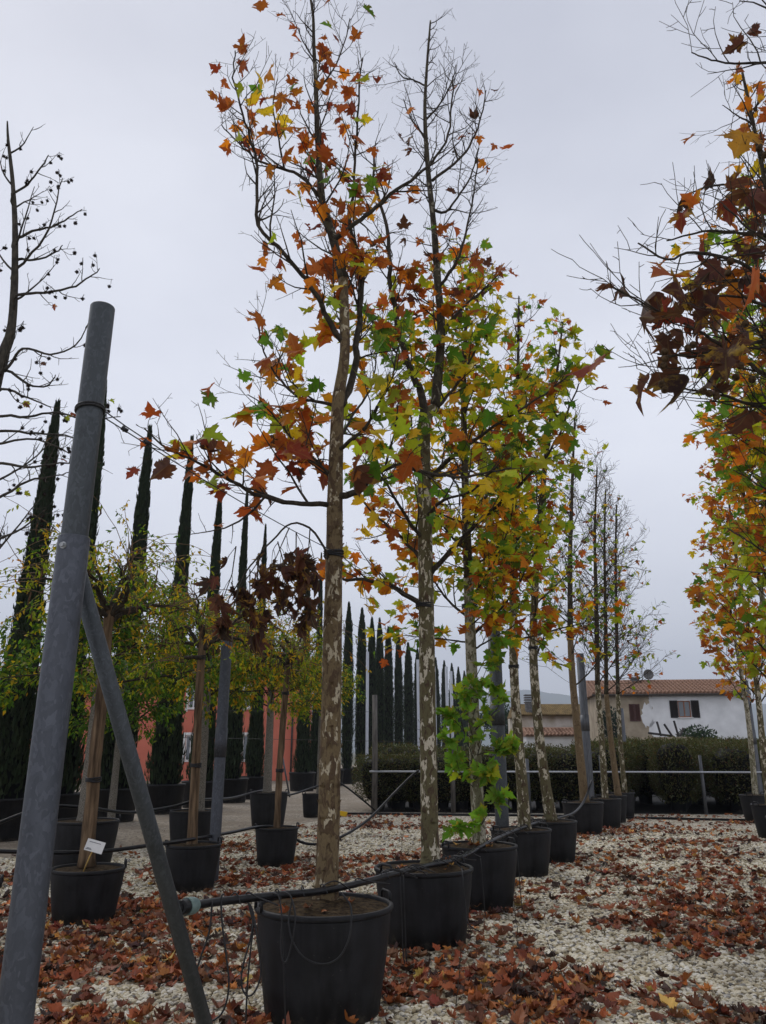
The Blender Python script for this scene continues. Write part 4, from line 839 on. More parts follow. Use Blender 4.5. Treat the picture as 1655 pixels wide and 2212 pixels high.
for i, (y, vt) in enumerate(YS):
    x = -7.2 + .2037 * (y - 20) + 0; c = Vector((x, y, 0)); far = vt is not None
    Ht = rC.uniform(10.6, 12.4) if not far else atY(proj((x, y, 9))[0], vt, y).z
    if i == 0: Ht = 9.6
    lab = 'tall dark columnar cypress in the long row beside the pink house' if not far else 'tall dark columnar cypress in the far avenue beyond the gravel track'
    t = thing('cypress_tree', lab, 'tree', c, 'cypresses beside the pink house' if not far else 'cypresses of the far avenue')
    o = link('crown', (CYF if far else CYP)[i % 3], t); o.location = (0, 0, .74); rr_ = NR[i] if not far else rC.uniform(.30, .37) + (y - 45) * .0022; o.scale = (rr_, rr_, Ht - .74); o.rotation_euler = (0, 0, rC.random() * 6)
    o = link('trunk', ctrunk, t); o.location = (0, 0, .6); o.scale = (1, 1, 1.2)
    if y < 60:
        pt = link('plant_pot', CPOT); pt.location = c; tag(pt, 'big black tub at the foot of a cypress by the pink house' if not far else 'big black tub at the foot of a far avenue cypress', 'pot', 'black tubs of the cypresses' if not far else 'black tubs of the far cypresses')

# ------------------------------------------------------------------ steel pole with brace, posts, cable
PX, PY = -1.435, 3.45
pole = thing('end_post', 'big galvanised steel pole with sleeve joint, bolt and slanting brace', 'pole', (PX, PY, 0))
zs = atY(160, 1161, PY).z; zt = atY(222, 664, PY).z
mb = MB(); mb.lathe([(.0705, -.05), (.0705, zs - .004), (.069, zs), (.062, zs), (.062, zs - .1)], 40); part('lower_tube', mb, M['galv'], pole)
mb = MB(); mb.lathe([(.0605, zs - .09), (.0605, zt - .004), (.0585, zt), (.054, zt), (.054, zt - .25), (.001, zt - .25)], 40); part('upper_tube', mb, M['galv_dark'], pole)
mb = MB(); bz = zs - .055; bd = Vector((-.25, -1, 0)).normalized(); p0 = bd * .068; 
mb.tube([p0 + Vector((0, 0, bz)), p0 + bd * .006 + Vector((0, 0, bz))], .0165, 12); mb.tube([p0 + bd * .006 + Vector((0, 0, bz)), p0 + bd * .018 + Vector((0, 0, bz))], .011, 6); part('bolt', mb, M['bolt'], pole, False)
st = Vector((-.035, .10, atY(186, 1190, PY).z)); ft = Vector((-.885 - PX, 4.95 - PY, -.03))
mb = MB(); mb.tube([st, ft], .0405, 24); part('brace', mb, M['galv_dark'], pole)
mb = MB(); zc = atY(196, 888, PY).z
for k in range(2): mb.tube([(.066 * math.cos(a), .066 * math.sin(a), zc + k * .011 + .012 * math.sin(a + 2.2)) for a in np.arange(24) * 2 * PI / 24], .0058, 6, False, True)
part('cable_loop', mb, M['cable'], pole)
ties = [atY(721, 1197, Y1), atY(917, 1308, Y2), atY(1014, 1310, Y3)]
cb = thing('support_cable', 'thin dark cable running from the big steel pole to the tree trunks', 'cable', (PX, PY, zc))
mb = MB(); cp = [Vector((PX + .06, PY + .03, zc - .02))] + [t_ + Vector((.0, -.10, 0)) for t_ in ties] + [Vector((*PC[k].xy, 3.1)) + Vector((.07, -.07, 0)) for k in range(3, 6)]
for a, b_ in zip(cp[:-1], cp[1:]):
    mb.tube([a.lerp(b_, k / 6) - Vector((0, 0, .03 * math.sin(PI * k / 6))) for k in range(7)], .0034, 5, False)
part('cable', sub(mb, (PX, PY, zc)), M['cable'], cb)
mb = MB(); a = Vector((PX + .06, PY + .02, zc + .012)); b_ = cp[0].lerp(cp[1], .22); mb.tube([a, cp[0].lerp(cp[1], .06) + Vector((0, 0, .02)), b_], .0034, 5, False); part('cable', sub(mb, (PX, PY, zc)), M['cable'], cb)
for f in (.055, .12):
    q = cp[0].lerp(cp[1], f); mb = MB(); mb.tube([q + Vector((-.012, 0, .008)), q + Vector((.014, .02, -.004))], .012, 8); mb.tube([q + Vector((0, 0, -.014)), q + Vector((0, 0, .018))], .006, 6); part('clamp', sub(mb, (PX, PY, zc)), M['cable'], cb)

def post(label, u, v0, vtop, w, Y=None, mat='steel', name='steel_post', group=None, sleeve=False, base=None):
    p = base or atZ(u, v0); Y = p.y; x, y, z = p; ztop = CAM_H
    lo, hi = .3, 40.0
    for _ in range(40):
        m_ = (lo + hi) / 2
        if proj((x, y, m_))[1] > vtop: lo = m_
        else: hi = m_
    rad = w / 2 * (y * TC) / FPX
    t = thing(name, label, 'post', (x, y, 0), group)
    mb = MB(); mb.lathe([(rad, -.05), (rad, lo - .004), (rad * .94, lo), (rad * .7, lo), (rad * .7, lo - .1)], 20); part('tube', mb, M[mat], t)
    if sleeve: mb = MB(); zz = lo * .62; mb.lathe([(rad * 1.0, zz - .4), (rad * 1.09, zz - .4), (rad * 1.09, zz), (rad, zz)], 20); part('sleeve', mb, M[mat], t)
    return t, lo
post('tall grey steel post capped by withered brown leaves, behind the trained tree pot', 459, 1908, 1384, 24, mat='galv', sleeve=True)
post('dark steel post standing just behind the green shoots', 1088, 1850, 1330, 29, mat='galv_dark', sleeve=True)
post('steel post where the hose rises to a knee, in the plane tree row', 1280, 1775, 1412, 17, mat='steel', sleeve=True)
post('steel post at the end of the plane tree row by the last pot', 1358, 1745, 1530, 15, mat='steel', sleeve=True)
post('steel post beside the gold leaved plane at the right row end', 1648, 1760, 1470, 15, mat='steel', sleeve=True)
post('thin steel post in front of the pink house corner', 573, 1716, 1545, 8, mat='steel')
mb = MB(); a, b_ = atZ(626, 1722), atZ(626, 1722) + Vector((-.5, .2, 2.1)); mb.tube([a, b_], .035, 12); tag(part('leaning_strut', sub(mb, a), M['steel'], None), 'thin slanting steel strut by the pink house corner', 'strut').location = a
mb = MB(); a = atZ(60, 1790); b_ = Vector((a.x - 1.25, a.y, 2.5)); mb.tube([a, b_], .05, 14); tag(part('leaning_strut', sub(mb, a), M['galv_dark'], None), 'slanting steel strut left of the big steel pole', 'strut').location = a
for k, (u, vt, y_) in enumerate(((793, 1408, 41), (941, 1440, 44), (905, 1425, 38), (968, 1440, 50), (978, 1450, 53))):
    x_ = atY(u, 1600, y_).x; post('tall pale steel mast standing among the far cypresses', u, 0, vt, 6.5, mat='steel_pale', name='mast', group='pale masts among the cypresses', base=Vector((x_, y_, 0)))

# rail fence
def fence():
    pts = [atZ(813, 1748), atZ(957, 1752), atZ(1112, 1752), atZ(1358, 1744), atZ(1648, 1748)]
    A, B = Vector((-.25, 24.0, 0)), Vector((11.5, 23.1, 0))
    t = thing('rail_fence', 'low fence of grey posts with one pale horizontal steel rail before the hedge', 'fence', A)
    dr = (B - A); h = 1.14
    mb = MB(); mb.tube([Vector((-.15, -.03, h)), dr + Vector((.1, -.03, h))], .026, 10); part('rail', mb, M['steel_pale'], t)
    for f, hh, rd, mt in ((.0, 3.35, .085, 'wood_post'), (.195, 2.05, .07, 'wood_post'), (.38, 1.5, .06, 'steel'), (.56, 1.6, .05, 'steel'), (.80, 1.6, .05, 'steel'), (.995, 1.7, .06, 'steel')):
        p = dr * f; mb = MB(); mb.tube([p + Vector((0, .05, -.05)), p + Vector((.01, .05, hh * .5)), p + Vector((0, .05, hh))], [rd, rd * .95, rd * .88], 12); part('post', mb, M[mt], t)
    for hh in (2.0, 2.85):
        mb = MB(); mb.tube([Vector((-9, 3.0, hh + .2)), Vector((0, .04, hh)), dr * .195 + Vector((0, .04, min(hh, 1.95)))], .006, 4, False); part('wire', mb, M['cable'], t)
fence()

# ------------------------------------------------------------------ irrigation pipes
def pipe(name, label, pts, rad, loops=(), cap=True, mat='pipe', group=None):
    P, _ = smooth_line(pts, [rad] * len(pts), 6); b = Vector(pts[0]); t = thing(name, label, 'pipe', b, group)
    mb = MB(); mb.tube(P, rad, 12); part('hose', sub(mb, b), M[mat], t)
    return t, P, b
rp1 = [(405, 1958, 4.75), (470, 1948, 5.05), (600, 1934, 5.55), (700, 1924, 5.92), (800, 1902, 6.5), (850, 1888, 6.85), (925, 1870, 7.6), (975, 1860, 8.15), (1015, 1844, 8.9), (1045, 1826, 9.6), (1100, 1800, 11.0), (1150, 1781, 12.5), (1200, 1769, 14.4), (1240, 1756, 16.4), (1262, 1730, 17.5), (1279, 1686, 18.0)]
pp, PP, pb = pipe('irrigation_pipe', 'thick black irrigation pipe lying across the pots of the plane row', [atY(*k) for k in rp1], .0245)
d = (PP[1] - PP[0]).normalized(); e0 = PP[0]
mb = MB(); mb.tube([e0 - d * .02, e0 + d * .055, e0 + d * .056, e0 + d * .075], [.046, .046, .043, .041], 18); n_ = part('coupling_nut', sub(mb, pb), M['pipe_green'], pp, False)
mb = MB(); mb.tube([e0 - d * .075, e0 - d * .07, e0 - d * .02], [.036, .040, .041], 18); mb.tube([e0 - d * .082, e0 - d * .07], [.02, .02], 12); part('end_cap', sub(mb, pb), M['pipe'], pp, False)
def zp(zx, zy): return 351 + .3263 * zx, 1836 + .3263 * zy
LOOPS = [([(330, 340), (310, 540), (250, 720), (200, 900), (220, 1080), (310, 1135), (400, 1070), (440, 900), (420, 680), (395, 480), (390, 320), (410, 290)], 4.95, -.03), ([(550, 300), (590, 420), (600, 480), (580, 600), (530, 780), (525, 900), (560, 965), (610, 940), (650, 830), (640, 680), (615, 500), (590, 380), (545, 330)], 5.30, -.06),
         ([(690, 310), (730, 290), (770, 310), (790, 450), (785, 650), (800, 740), (830, 720), (865, 580), (880, 440), (850, 310), (810, 280)], 5.52, -.08), ([(860, 330), (835, 480), (870, 620), (950, 720), (1070, 755), (1170, 710), (1230, 600), (1250, 480), (1245, 370), (1190, 290)], 5.50, -.09), ([(785, 380), (800, 600), (805, 800), (815, 1180)], 5.50, -.02),
         ([(575, 380), (600, 500), (585, 650), (570, 800), (560, 950), (550, 1150)], 5.35, 0)]
for lp, Y, dy in LOOPS:
    pts = [atY(*zp(a, b_), Y + dy * math.sin(PI * i / len(lp))) for i, (a, b_) in enumerate(lp)]; SP, _ = smooth_line(pts, [.004] * len(pts), 5); mb = MB(); mb.tube(SP, .0056, 6); part('drip_tube', sub(mb, pb), M['drip'], pp)
rI = random.Random(4)
for k in range(46):   # little hoops of drip tube wound round the pipe and over the soil
    i = rI.randrange(8, len(PP) - 14); q = PP[i]; s = rI.choice((-1, 1)); L = rI.uniform(.08, .3); tg = (PP[i + 1] - PP[i]).normalized(); sd_ = tg.cross(Vector((0, 0, 1))) * s
    pts = [q - Vector((0, 0, .02)) - sd_ * .03, q + Vector((0, 0, .035)), q + sd_ * .06 + tg * L * .3 + Vector((0, 0, rI.uniform(.0, .06))), q + sd_ * rI.uniform(.08, .2) + tg * L - Vector((0, 0, rI.uniform(.01, .06)))]
    SP, _ = smooth_line(pts, [.004] * 4, 5); mb = MB(); mb.tube(SP, .005, 5); part('drip_tube', sub(mb, pb), M['drip'], pp)
for (u, v, Y, ln) in ((865, 1900, 7.05, .62), (872, 1905, 7.1, .66), (1040, 1870, 9.0, .5), (1118, 1850, 9.35, .55), (1000, 1895, 7.3, .35)):   # tails hanging over the rims
    p = atY(u, v, Y); pts = [p + Vector((0, .08, .06)), p, p + Vector((.01, -.01, -ln * .5)), p + Vector((.03, -.03, -ln)), p + Vector((.12, -.10, -ln - .05))]; SP, _ = smooth_line(pts, [.004] * 5, 5); mb = MB(); mb.tube(SP, .0052, 5); part('drip_tube', sub(mb, pb), M['drip'], pp)
pipe('irrigation_pipe', 'black hose sagging along the pots of the trained trees', [atY(-20, 1838, 8.6), atY(120, 1842, 8.9), atY(230, 1838, 9.3), atY(330, 1825, 9.9), atY(420, 1812, 10.9), atY(500, 1798, 12), atY(560, 1786, 13.0), atY(600, 1790, 13.2), atY(660, 1822, 13.4), atY(720, 1815, 13.6), atY(790, 1775, 14.5), atY(850, 1715, 15.3), atY(885, 1680, 15.5), atY(905, 1664, 15.5)], .022, group='hoses of the left rows')
pipe('irrigation_pipe', 'black hose sagging along the second left row of pots', [atY(-20, 1785, 11.5), atY(90, 1745, 12.2), atY(180, 1744, 12.8), atY(280, 1755, 13.8), atY(370, 1743, 15.0), atY(430, 1728, 15.4), atY(500, 1724, 17), atY(570, 1708, 19.8), atY(620, 1718, 20.5), atY(690, 1697, 22), atY(730, 1690, 22.6), atY(780, 1725, 23), atY(815, 1755, 23.4)], .025, group='hoses of the left rows')
pipe('irrigation_pipe', 'black hose lying along the far edge of the gravel before the hedge', [atZ(735, 1757, .03), atZ(850, 1758, .03), atZ(1000, 1760, .03), atZ(1200, 1762, .03), atZ(1450, 1768, .03), atZ(1640, 1772, .03)], .03)

# label card on a stick, yellow tag
lb = thing('plant_label', 'white label card on a yellow stick stuck in a pot', 'label', atY(181, 1876, AC[0].y - .22)); b0 = Vector(lb.location); c_ = atY(205, 1828, AC[0].y - .25) - b0
mb = MB(); mb.tube([(0, 0, -.03), c_ * .5 , c_ + Vector((0, .006, 0))], [.008, .007, .008], 6); part('stick', mb, M['stick'], lb)
rot = Matrix.Rotation(math.radians(14), 4, 'Y') @ Matrix.Rotation(math.radians(-12), 4, 'X')
mb = MB(); mb.box(c_, (.195, .005, .115), rot); part('card', mb, M['card'], lb, False)
for k, (x0, x1, zz) in enumerate(((-.07, .055, .032), (-.075, -.03, -.03), (-.085, -.02, -.04))):
    mb = MB(); mb.box(c_ + rot.to_3x3() @ Vector(((x0 + x1) / 2, -.0042, zz)), (x1 - x0, .0016, .006), rot); part('print_line', mb, M['ink'], lb, False)
yt = MB(); yt.box((0, 0, .07), (.20, .02, .13), Matrix.Rotation(.15, 4, 'Y')); o = part('yellow_tag', yt, M['yellow'], None, False); o.location = atZ(742, 1764); tag(o, 'small yellow plastic tag lying at the gravel edge by the hose', 'tag')

# ------------------------------------------------------------------ hedge shrubs behind the fence
def shrub_mesh(seed, n=4200, lean=0):
    r = random.Random(seed); mb = MB(); V = []; C = []; T = []
    for k in range(n):
        z = r.random() ** .8; a = r.random() * 2 * PI; w = np.interp(z, [0, .1, .3, .8, .95, 1], [.34, .48, .58, .62, .58, .46])
        q = w * (.55 + .5 * r.random() ** .5) * (1 + .22 * noise.noise(Vector((math.cos(a) * 2, math.sin(a) * 2, z * 5 + seed))))
        p = Vector((q * math.cos(a), q * math.sin(a), z + (.06 * r.random() ** 4 if z > .9 else 0))); d = Vector((math.cos(a) * .6, math.sin(a) * .6, r.uniform(.1, 1)))
        c = pick(r, {(.062, .070, .020): 5, (.098, .098, .030): 3, (.13, .135, .055): 1.8, (.11, .06, .025): 1.0, (.22, .23, .15): .5})
        mass_leaf(r, mb, p * 1.0, d, r.uniform(.035, .065), vary(r, c, .3), [OVATE[1]], -.2)
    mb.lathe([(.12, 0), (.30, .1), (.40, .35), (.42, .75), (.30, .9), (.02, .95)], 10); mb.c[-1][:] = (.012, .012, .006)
    return mb.mesh('shrub_crown')
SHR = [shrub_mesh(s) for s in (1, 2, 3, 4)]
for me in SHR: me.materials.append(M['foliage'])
stem = MB(); stem.tube([(0, 0, 0), (.02, 0, .5)], [.02, .015], 6); stem.tube([(0, 0, 0), (-.1, .05, .5)], [.015, .01], 5); STEM = stem.mesh('shrub_stem'); STEM.materials.append(M['twig'])
spot = MB(); spot.lathe([(.19, 0), (.20, .01), (.24, .36), (.255, .36), (.255, .40), (.235, .40), (.01, .37)], 20); SPOT = spot.mesh('shrub_pot'); SPOT.materials.append(M['pot'])
rS = random.Random(8); ns = 0
def shrub(x, y, h, label, group):
    global ns
    t = thing('hedge_shrub', label, 'shrub', (x, y, 0), group, rS.random() * 6)
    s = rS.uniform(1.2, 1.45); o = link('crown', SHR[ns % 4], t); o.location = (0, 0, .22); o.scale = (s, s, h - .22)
    link('stem', STEM, t).location = (0, 0, .3); link('pot', SPOT, t); ns += 1
x = -.1
while x < 5.6:
    shrub(x + rS.uniform(-.1, .1), 24.95 + rS.uniform(-.15, .15), rS.uniform(1.55, 1.8), 'olive leaved hedge shrub in the block behind the plane trunks', 'hedge shrubs behind the plane trunks'); x += .62
x = .3
while x < 6.5:
    shrub(x + rS.uniform(-.1, .1), 26.3 + rS.uniform(-.15, .15), rS.uniform(1.75, 1.95), 'olive leaved hedge shrub in the block behind the plane trunks', 'hedge shrubs behind the plane trunks'); x += .8
for row in range(4):   # rows running away from the rail, with dark lanes between
    for k in range(9):
        shrub(6.1 + row * 1.75 + k * .30 + (.5 if row == 0 else .9), 24.3 + k * .7, rS.uniform(1.85, 2.05), 'dense olive leaved shrub in the hedge rows below the white house', 'hedge shrubs below the white house')
x = 7.2
while x < 16.5:
    shrub(x, 27.6 + rS.uniform(-.2, .2), rS.uniform(1.95, 2.1), 'dense olive leaved shrub in the hedge rows below the white house', 'hedge shrubs below the white house'); x += .85

# ------------------------------------------------------------------ houses
M['white_wall'] = plain('white_plaster', (.66, .66, .66), (.82, .82, .82), .9, .9, bmp=.15, detail=8)
M['tan_wall'] = plain('tan_plaster', (.26, .21, .15), (.42, .35, .255), 1.2, .95, bmp=.3, detail=8)
M['pink_wall'] = plain('salmon_plaster', (.50, .135, .085), (.58, .17, .11), .8, .9, bmp=.1, detail=6)
M['cream_wall'] = plain('stained_cream_plaster', (.32, .26, .17), (.58, .55, .50), .7, .95, bmp=.2, detail=8)
M['tile'] = plain('clay_tile', (.17, .085, .05), (.34, .20, .13), 1.1, .9, bmp=.3, detail=7)
M['tile_moss'] = plain('mossy_tile', (.13, .085, .03), (.25, .17, .06), 2.5, .95, bmp=.4, detail=7)
M['shutter'] = plain('dark_brown_shutter', (.012, .009, .008), (.025, .018, .015), 8, .6)
M['shutter_red'] = plain('red_brown_shutter', (.055, .020, .016), (.085, .032, .024), 8, .7)
M['frame_wood'] = plain('orange_wood_frame', (.22, .075, .03), (.30, .11, .045), 8, .6)
M['frame_white'] = plain('white_window_frame', (.62, .62, .60), (.74, .74, .72), 6, .6, bmp=0)
M['eave'] = plain('dark_eave', (.04, .033, .028), (.075, .06, .05), 6, .9)
M['chim'] = plain('grey_chimney', (.08, .078, .078), (.16, .155, .15), 6, .9)
gm, gn, gl, gb = newmat('window_glass'); gb.inputs['Base Color'].default_value = (.10, .115, .13, 1); gb.inputs['Roughness'].default_value = .08; gb.inputs['Specular IOR Level'].default_value = .7; M['glass'] = gm
def wall_panels(mb, x0, x1, z0, z1, y0, y1, holes):
    xs = sorted({x0, x1, *[h[0] for h in holes], *[h[1] for h in holes]})
    for a, b_ in zip(xs[:-1], xs[1:]):
        cuts = sorted((h[2], h[3]) for h in holes if h[0] < (a + b_) / 2 < h[1]); z = z0
        for c0, c1_ in cuts: mb.box2((a, y0, z), (b_, y1, c0)); z = c1_
        mb.box2((a, y0, z), (b_, y1, z1))
def tile_mesh(w, L, rad, mat):
    mb = MB(); n = 6; V = []
    for j, (y, k) in enumerate(((0, 1.0), (L, .86))):
        for i in range(n + 1): a = PI * i / n; V.append((w / 2 * k * math.cos(a), y, rad * math.sin(a) * k + (.0 if j else .012)))
    q = [(i, i + 1, n + 1 + i + 1, n + 1 + i) for i in range(n)]; mb.add(V, q); mb.add([V[i] for i in range(n + 1)], None, [(0, i + 1, i) for i in range(1, n)])
    me = mb.mesh('tile'); me.materials.append(M[mat]); return me
def roof(parent, x0, x1, y0, z0, run, rise, mat, ncol, nrow, single=True):
    ang = math.atan2(rise, run); sl = math.hypot(run, rise)
    mb = MB(); mb.box2((x0, y0, z0 - .10), (x1, y0 + .12, z0 - .02)); 
    mb.add([(x0, y0, z0), (x1, y0, z0), (x1, y0 + run, z0 + rise), (x0, y0 + run, z0 + rise), (x0, y0, z0 - .08), (x1, y0, z0 - .08), (x1, y0 + 2 * run, z0 - .08), (x0, y0 + 2 * run, z0 - .08)], [(0, 1, 2, 3), (4, 7, 6, 5), (0, 4, 5, 1), (3, 2, 6, 7)], [(1, 5, 2), (5, 6, 2), (0, 3, 4), (4, 3, 7)])
    rf = part('roof', mb, M[mat], parent, False)
    w = (x1 - x0) / ncol; L = sl / nrow; rT = random.Random(int(x0 * 10))
    tm = tile_mesh(w * .78, L * 1.12, w * .36, mat)
    if single:
        for c in range(ncol):
            for k in range(nrow):
                o = link('tile', tm, rf); s = k * L; o.location = (x0 + (c + .5) * w, y0 - .03 + s * math.cos(ang), z0 + s * math.sin(ang) + .012 + rT.uniform(0, .012)); o.rotation_euler = (ang + rT.uniform(-.02, .02), 0, rT.uniform(-.03, .03))
    else:
        V0 = np.array([v.co[:] for v in tm.vertices]); F = [tuple(p.vertices) for p in tm.polygons]; mb = MB(); ca, sa = math.cos(ang), math.sin(ang)
        Q = [f for f in F if len(f) == 4]; Tn = [f for f in F if len(f) == 3]
        for c in range(ncol):
            for k in range(nrow):
                s = k * L; V = np.stack([V0[:, 0], V0[:, 1] * ca - V0[:, 2] * sa, V0[:, 1] * sa + V0[:, 2] * ca], 1) + (x0 + (c + .5) * w, y0 - .03 + s * ca, z0 + s * sa + .012 + rT.uniform(0, .012)); mb.add(V, Q, Tn)
        part('roof_tiles', mb, M[mat], rf, True, 'stuff')
    mb = MB(); mb.tube([(x0, y0 + run, z0 + rise + .02), (x1, y0 + run, z0 + rise + .02)], w * .42, 8); part('ridge', mb, M[mat], rf)
    return rf
def window(parent, x0, x1, z0, z1, y, frame='frame_white', shut=None, sill=True, surround=None):
    f = MB(); b_ = .07
    for a in ((x0, z0, x1, z0 + b_), (x0, z1 - b_, x1, z1), (x0, z0 + b_, x0 + b_, z1 - b_), (x1 - b_, z0 + b_, x1, z1 - b_), ((x0 + x1) / 2 - b_ / 2, z0 + b_, (x0 + x1) / 2 + b_ / 2, z1 - b_)): f.box2((a[0], y + .08, a[1]), (a[2], y + .14, a[3]))
    w = part('window', f, M[frame], parent, False)
    for a, c in ((x0 + b_, (x0 + x1) / 2 - b_ / 2), ((x0 + x1) / 2 + b_ / 2, x1 - b_)): g = MB(); g.box2((a, y + .10, z0 + b_), (c, y + .115, z1 - b_)); part('pane', g, M['glass'], w, False)
    g = MB(); g.box2((x0, y + .20, z0), (x1, y + .24, z1)); part('dark_interior', g, M['shutter'], w, False)
    if sill: s = MB(); s.box2((x0 - .1, y - .09, z0 - .07), (x1 + .1, y + .07, z0 - .003)); part('sill', s, M['frame_white'], w, False)
    if surround:
        for a in ((x0 - .16, z0 - .2, x0 - .003, z1 + .16), (x1 + .003, z0 - .2, x1 + .16, z1 + .16), (x0 - .003, z1 + .003, x1 + .003, z1 + .16)): s = MB(); s.box2((a[0], y - .03, a[1]), (a[2], y - .002, a[3])); part('surround', s, M[surround], w, False)
    if shut:
        for x, sx in ((x0 - .56, x0 - .02), (x1 + .02, x1 + .56)): shutter(w, x, sx, z0 - .03, z1 + .03, y, shut)
    return w
def shutter(parent, x0, x1, z0, z1, y, mat):
    s = MB()
    for a in ((x0, z0, x0 + .06, z1), (x1 - .06, z0, x1, z1), (x0 + .06, z0, x1 - .06, z0 + .07), (x0 + .06, z1 - .07, x1 - .06, z1)): s.box2((a[0], y - .055, a[1]), (a[2], y - .012, a[3]))
    sh = part('shutter', s, M[mat], parent, False)
    n = 16
    sl = MB(); sl.box((0, 0, 0), (x1 - x0 - .12, .012, (z1 - z0 - .14) / n * 1.15), Matrix.Rotation(.5, 4, 'X')); me = sl.mesh('slat', False); me.materials.append(M[mat])
    for k in range(n): o = link('slat', me, sh if parent.parent is None else parent); o.location = ((x0 + x1) / 2, y - .03, z0 + .07 + (z1 - z0 - .14) * (k + .5) / n)
def white_house():
    Yh = 55.0; a = atY(1304, 1590, Yh); b_ = atY(1622, 1590, Yh); W = b_.x - a.x
    t = thing('white_house', 'white and tan plaster house with clay tile roof, shutters and television aerial', 'house', (a.x, Yh + 1.2, 0), None, math.radians(-7))
    ze = atY(1460, 1500, Yh).z; s = W / (1622 - 1304); X = lambda u: (u - 1304) * s; Z = lambda v: atY(1460, v, Yh).z
    W1 = (X(1479), X(1506), Z(1549), Z(1513)); W2 = (X(1374), X(1397), Z(1557), Z(1519)); xb = X(1425)
    m1 = MB(); wall_panels(m1, xb, W, 0, ze, 0, .3, [W1]); m1.box2((W - .3, .303, 0), (W, 7, ze)); part('wall', m1, M['white_wall'], t, False)
    m2 = MB(); wall_panels(m2, 0, xb - .003, 0, ze - .003, 0.01, .3, [W2]); m2.box2((0, .303, 0), (.3, 7, ze)); part('wall', m2, M['tan_wall'], t, False)
    r = random.Random(3)   # ragged white plaster patches over the seam
    for (cx, cz, sx, sz) in ((xb - .35, Z(1545), .42, .85), (xb - .05, Z(1575), .3, .6), (xb - .1, Z(1515), .12, .5)):
        m = MB(); n = 26; V = [(cx, -.012, cz)] + [(cx + sx * math.cos(q * 2 * PI / n) * (1 + .3 * r.uniform(-1, 1)), -.012, cz + sz * math.sin(q * 2 * PI / n) * (1 + .22 * r.uniform(-1, 1))) for q in range(n)]
        V += [(x, .02, z) for x, y, z in V[1:]]
        m.add(V, [(1 + q, 1 + n + q, 1 + n + (q + 1) % n, 1 + (q + 1) % n) for q in range(n)], [(0, 1 + q, 1 + (q + 1) % n) for q in range(n)]); part('plaster_patch', m, M['white_wall'], t, False)
    window(t, *W1, 0.0, 'frame_wood', 'shutter')
    sw = MB(); sw.box2((W2[0] - .02, .05, W2[2] - .02), (W2[1] + .02, .09, W2[3] + .02)); w = part('closed_window', sw, M['shutter_red'], t, False); shutter(w, W2[0], (W2[0] + W2[1]) / 2 - .01, W2[2], W2[3], .02, 'shutter_red'); shutter(w, (W2[0] + W2[1]) / 2 + .01, W2[1], W2[2], W2[3], .02, 'shutter_red')
    g = MB(); g.tube([(-.3, -.42, ze + .0), (W + .3, -.42, ze + .0)], .07, 10); part('gutter', g, M['eave'], t)
    roof(t, -.3, W + .3, -.42, ze + .10, 3.6, 1.10, 'tile', 40, 7)
    d = MB(); zr = ze + 1.15; xd = X(1442); dd = [(.38 * q / 4, .12 * (q / 4) ** 2) for q in range(5)]; d.lathe([(max(x_, .001), z_) for x_, z_ in dd], 18)
    V = d.v[0]; d.v[0] = np.stack([V[:, 0], -V[:, 2] * .9 + .0, V[:, 1]], 1) + (xd, 3.0, zr + .55); d.tube([(xd, 3.05, zr - .3), (xd, 3.05, zr + .5)], .03, 8); part('satellite_dish', d, M['chim'], t)
    ant = MB(); xa = X(1430); ant.tube([(xa, 3.15, zr - .3), (xa - .15, 3.15, zr + 3.0)], .025, 6); ant.tube([(xa - 1.4, 3.15, zr + 2.75), (xa + .1, 3.15, zr + 2.9)], .015, 5); ant.tube([(xa - .85, 3.15, zr + 1.5), (xa, 3.15, zr + 1.5)], .012, 5)
    for q in range(9): ant.tube([(xa - 1.35 + q * .16, 3.15, zr + 2.62), (xa - 1.35 + q * .16, 3.15, zr + 2.92)], .008, 4); 
    for q in range(6): ant.tube([(xa - .8 + q * .14, 3.15, zr + 1.4), (xa - .8 + q * .14, 3.15, zr + 1.6)], .008, 4)
    part('aerial', ant, M['chim'], t)
    ch = MB(); ch.box2((xa - .9, 2.9, zr - .5), (xa - .35, 3.3, zr + .25)); ch.box2((xa - 1.0, 2.8, zr + .253), (xa - .25, 3.4, zr + .36)); part('chimney', ch, M['chim'], t, False)
white_house()
def low_house():
    Yh = 66.0; a = atY(1128, 1600, Yh); b_ = atY(1312, 1600, Yh); W = b_.x - a.x; Z = lambda v: atY(1200, v, Yh).z; s = W / 184; X = lambda u: (u - 1128) * s
    t = thing('low_house', 'low stained cream house with mossy ochre roof and banded chimney', 'house', (a.x, Yh, 0)); ze = Z(1546)
    m = MB(); m.box2((0, 0, 0), (W, 7, ze)); part('wall', m, M['cream_wall'], t, False)
    roof(t, -.3, W + .3, -.4, ze + .05, 3.0, .95, 'tile_moss', 44, 9, False)
    c = MB(); xc = X(1149); c.box2((xc - .3, .1, ze + .2), (xc + .3, .7, ze + 1.05)); ch = part('chimney', c, M['chim'], t, False)
    for q in range(4): k = MB(); k.box2((xc - .36, .04, ze + 1.053 + q * .19), (xc + .36, .76, ze + 1.16 + q * .19)); part('cowl_slab', k, M['chim'], ch, False)
    m = MB(); m.box2((-.2, -3.2, 0), (6.0, -.01, Z(1592))); lt = part('lean_to', m, M['white_wall'], t, False); roof(t, -.3, 6.2, -3.5, Z(1590), 1.7, .5, 'tile', 22, 4, False)
low_house()
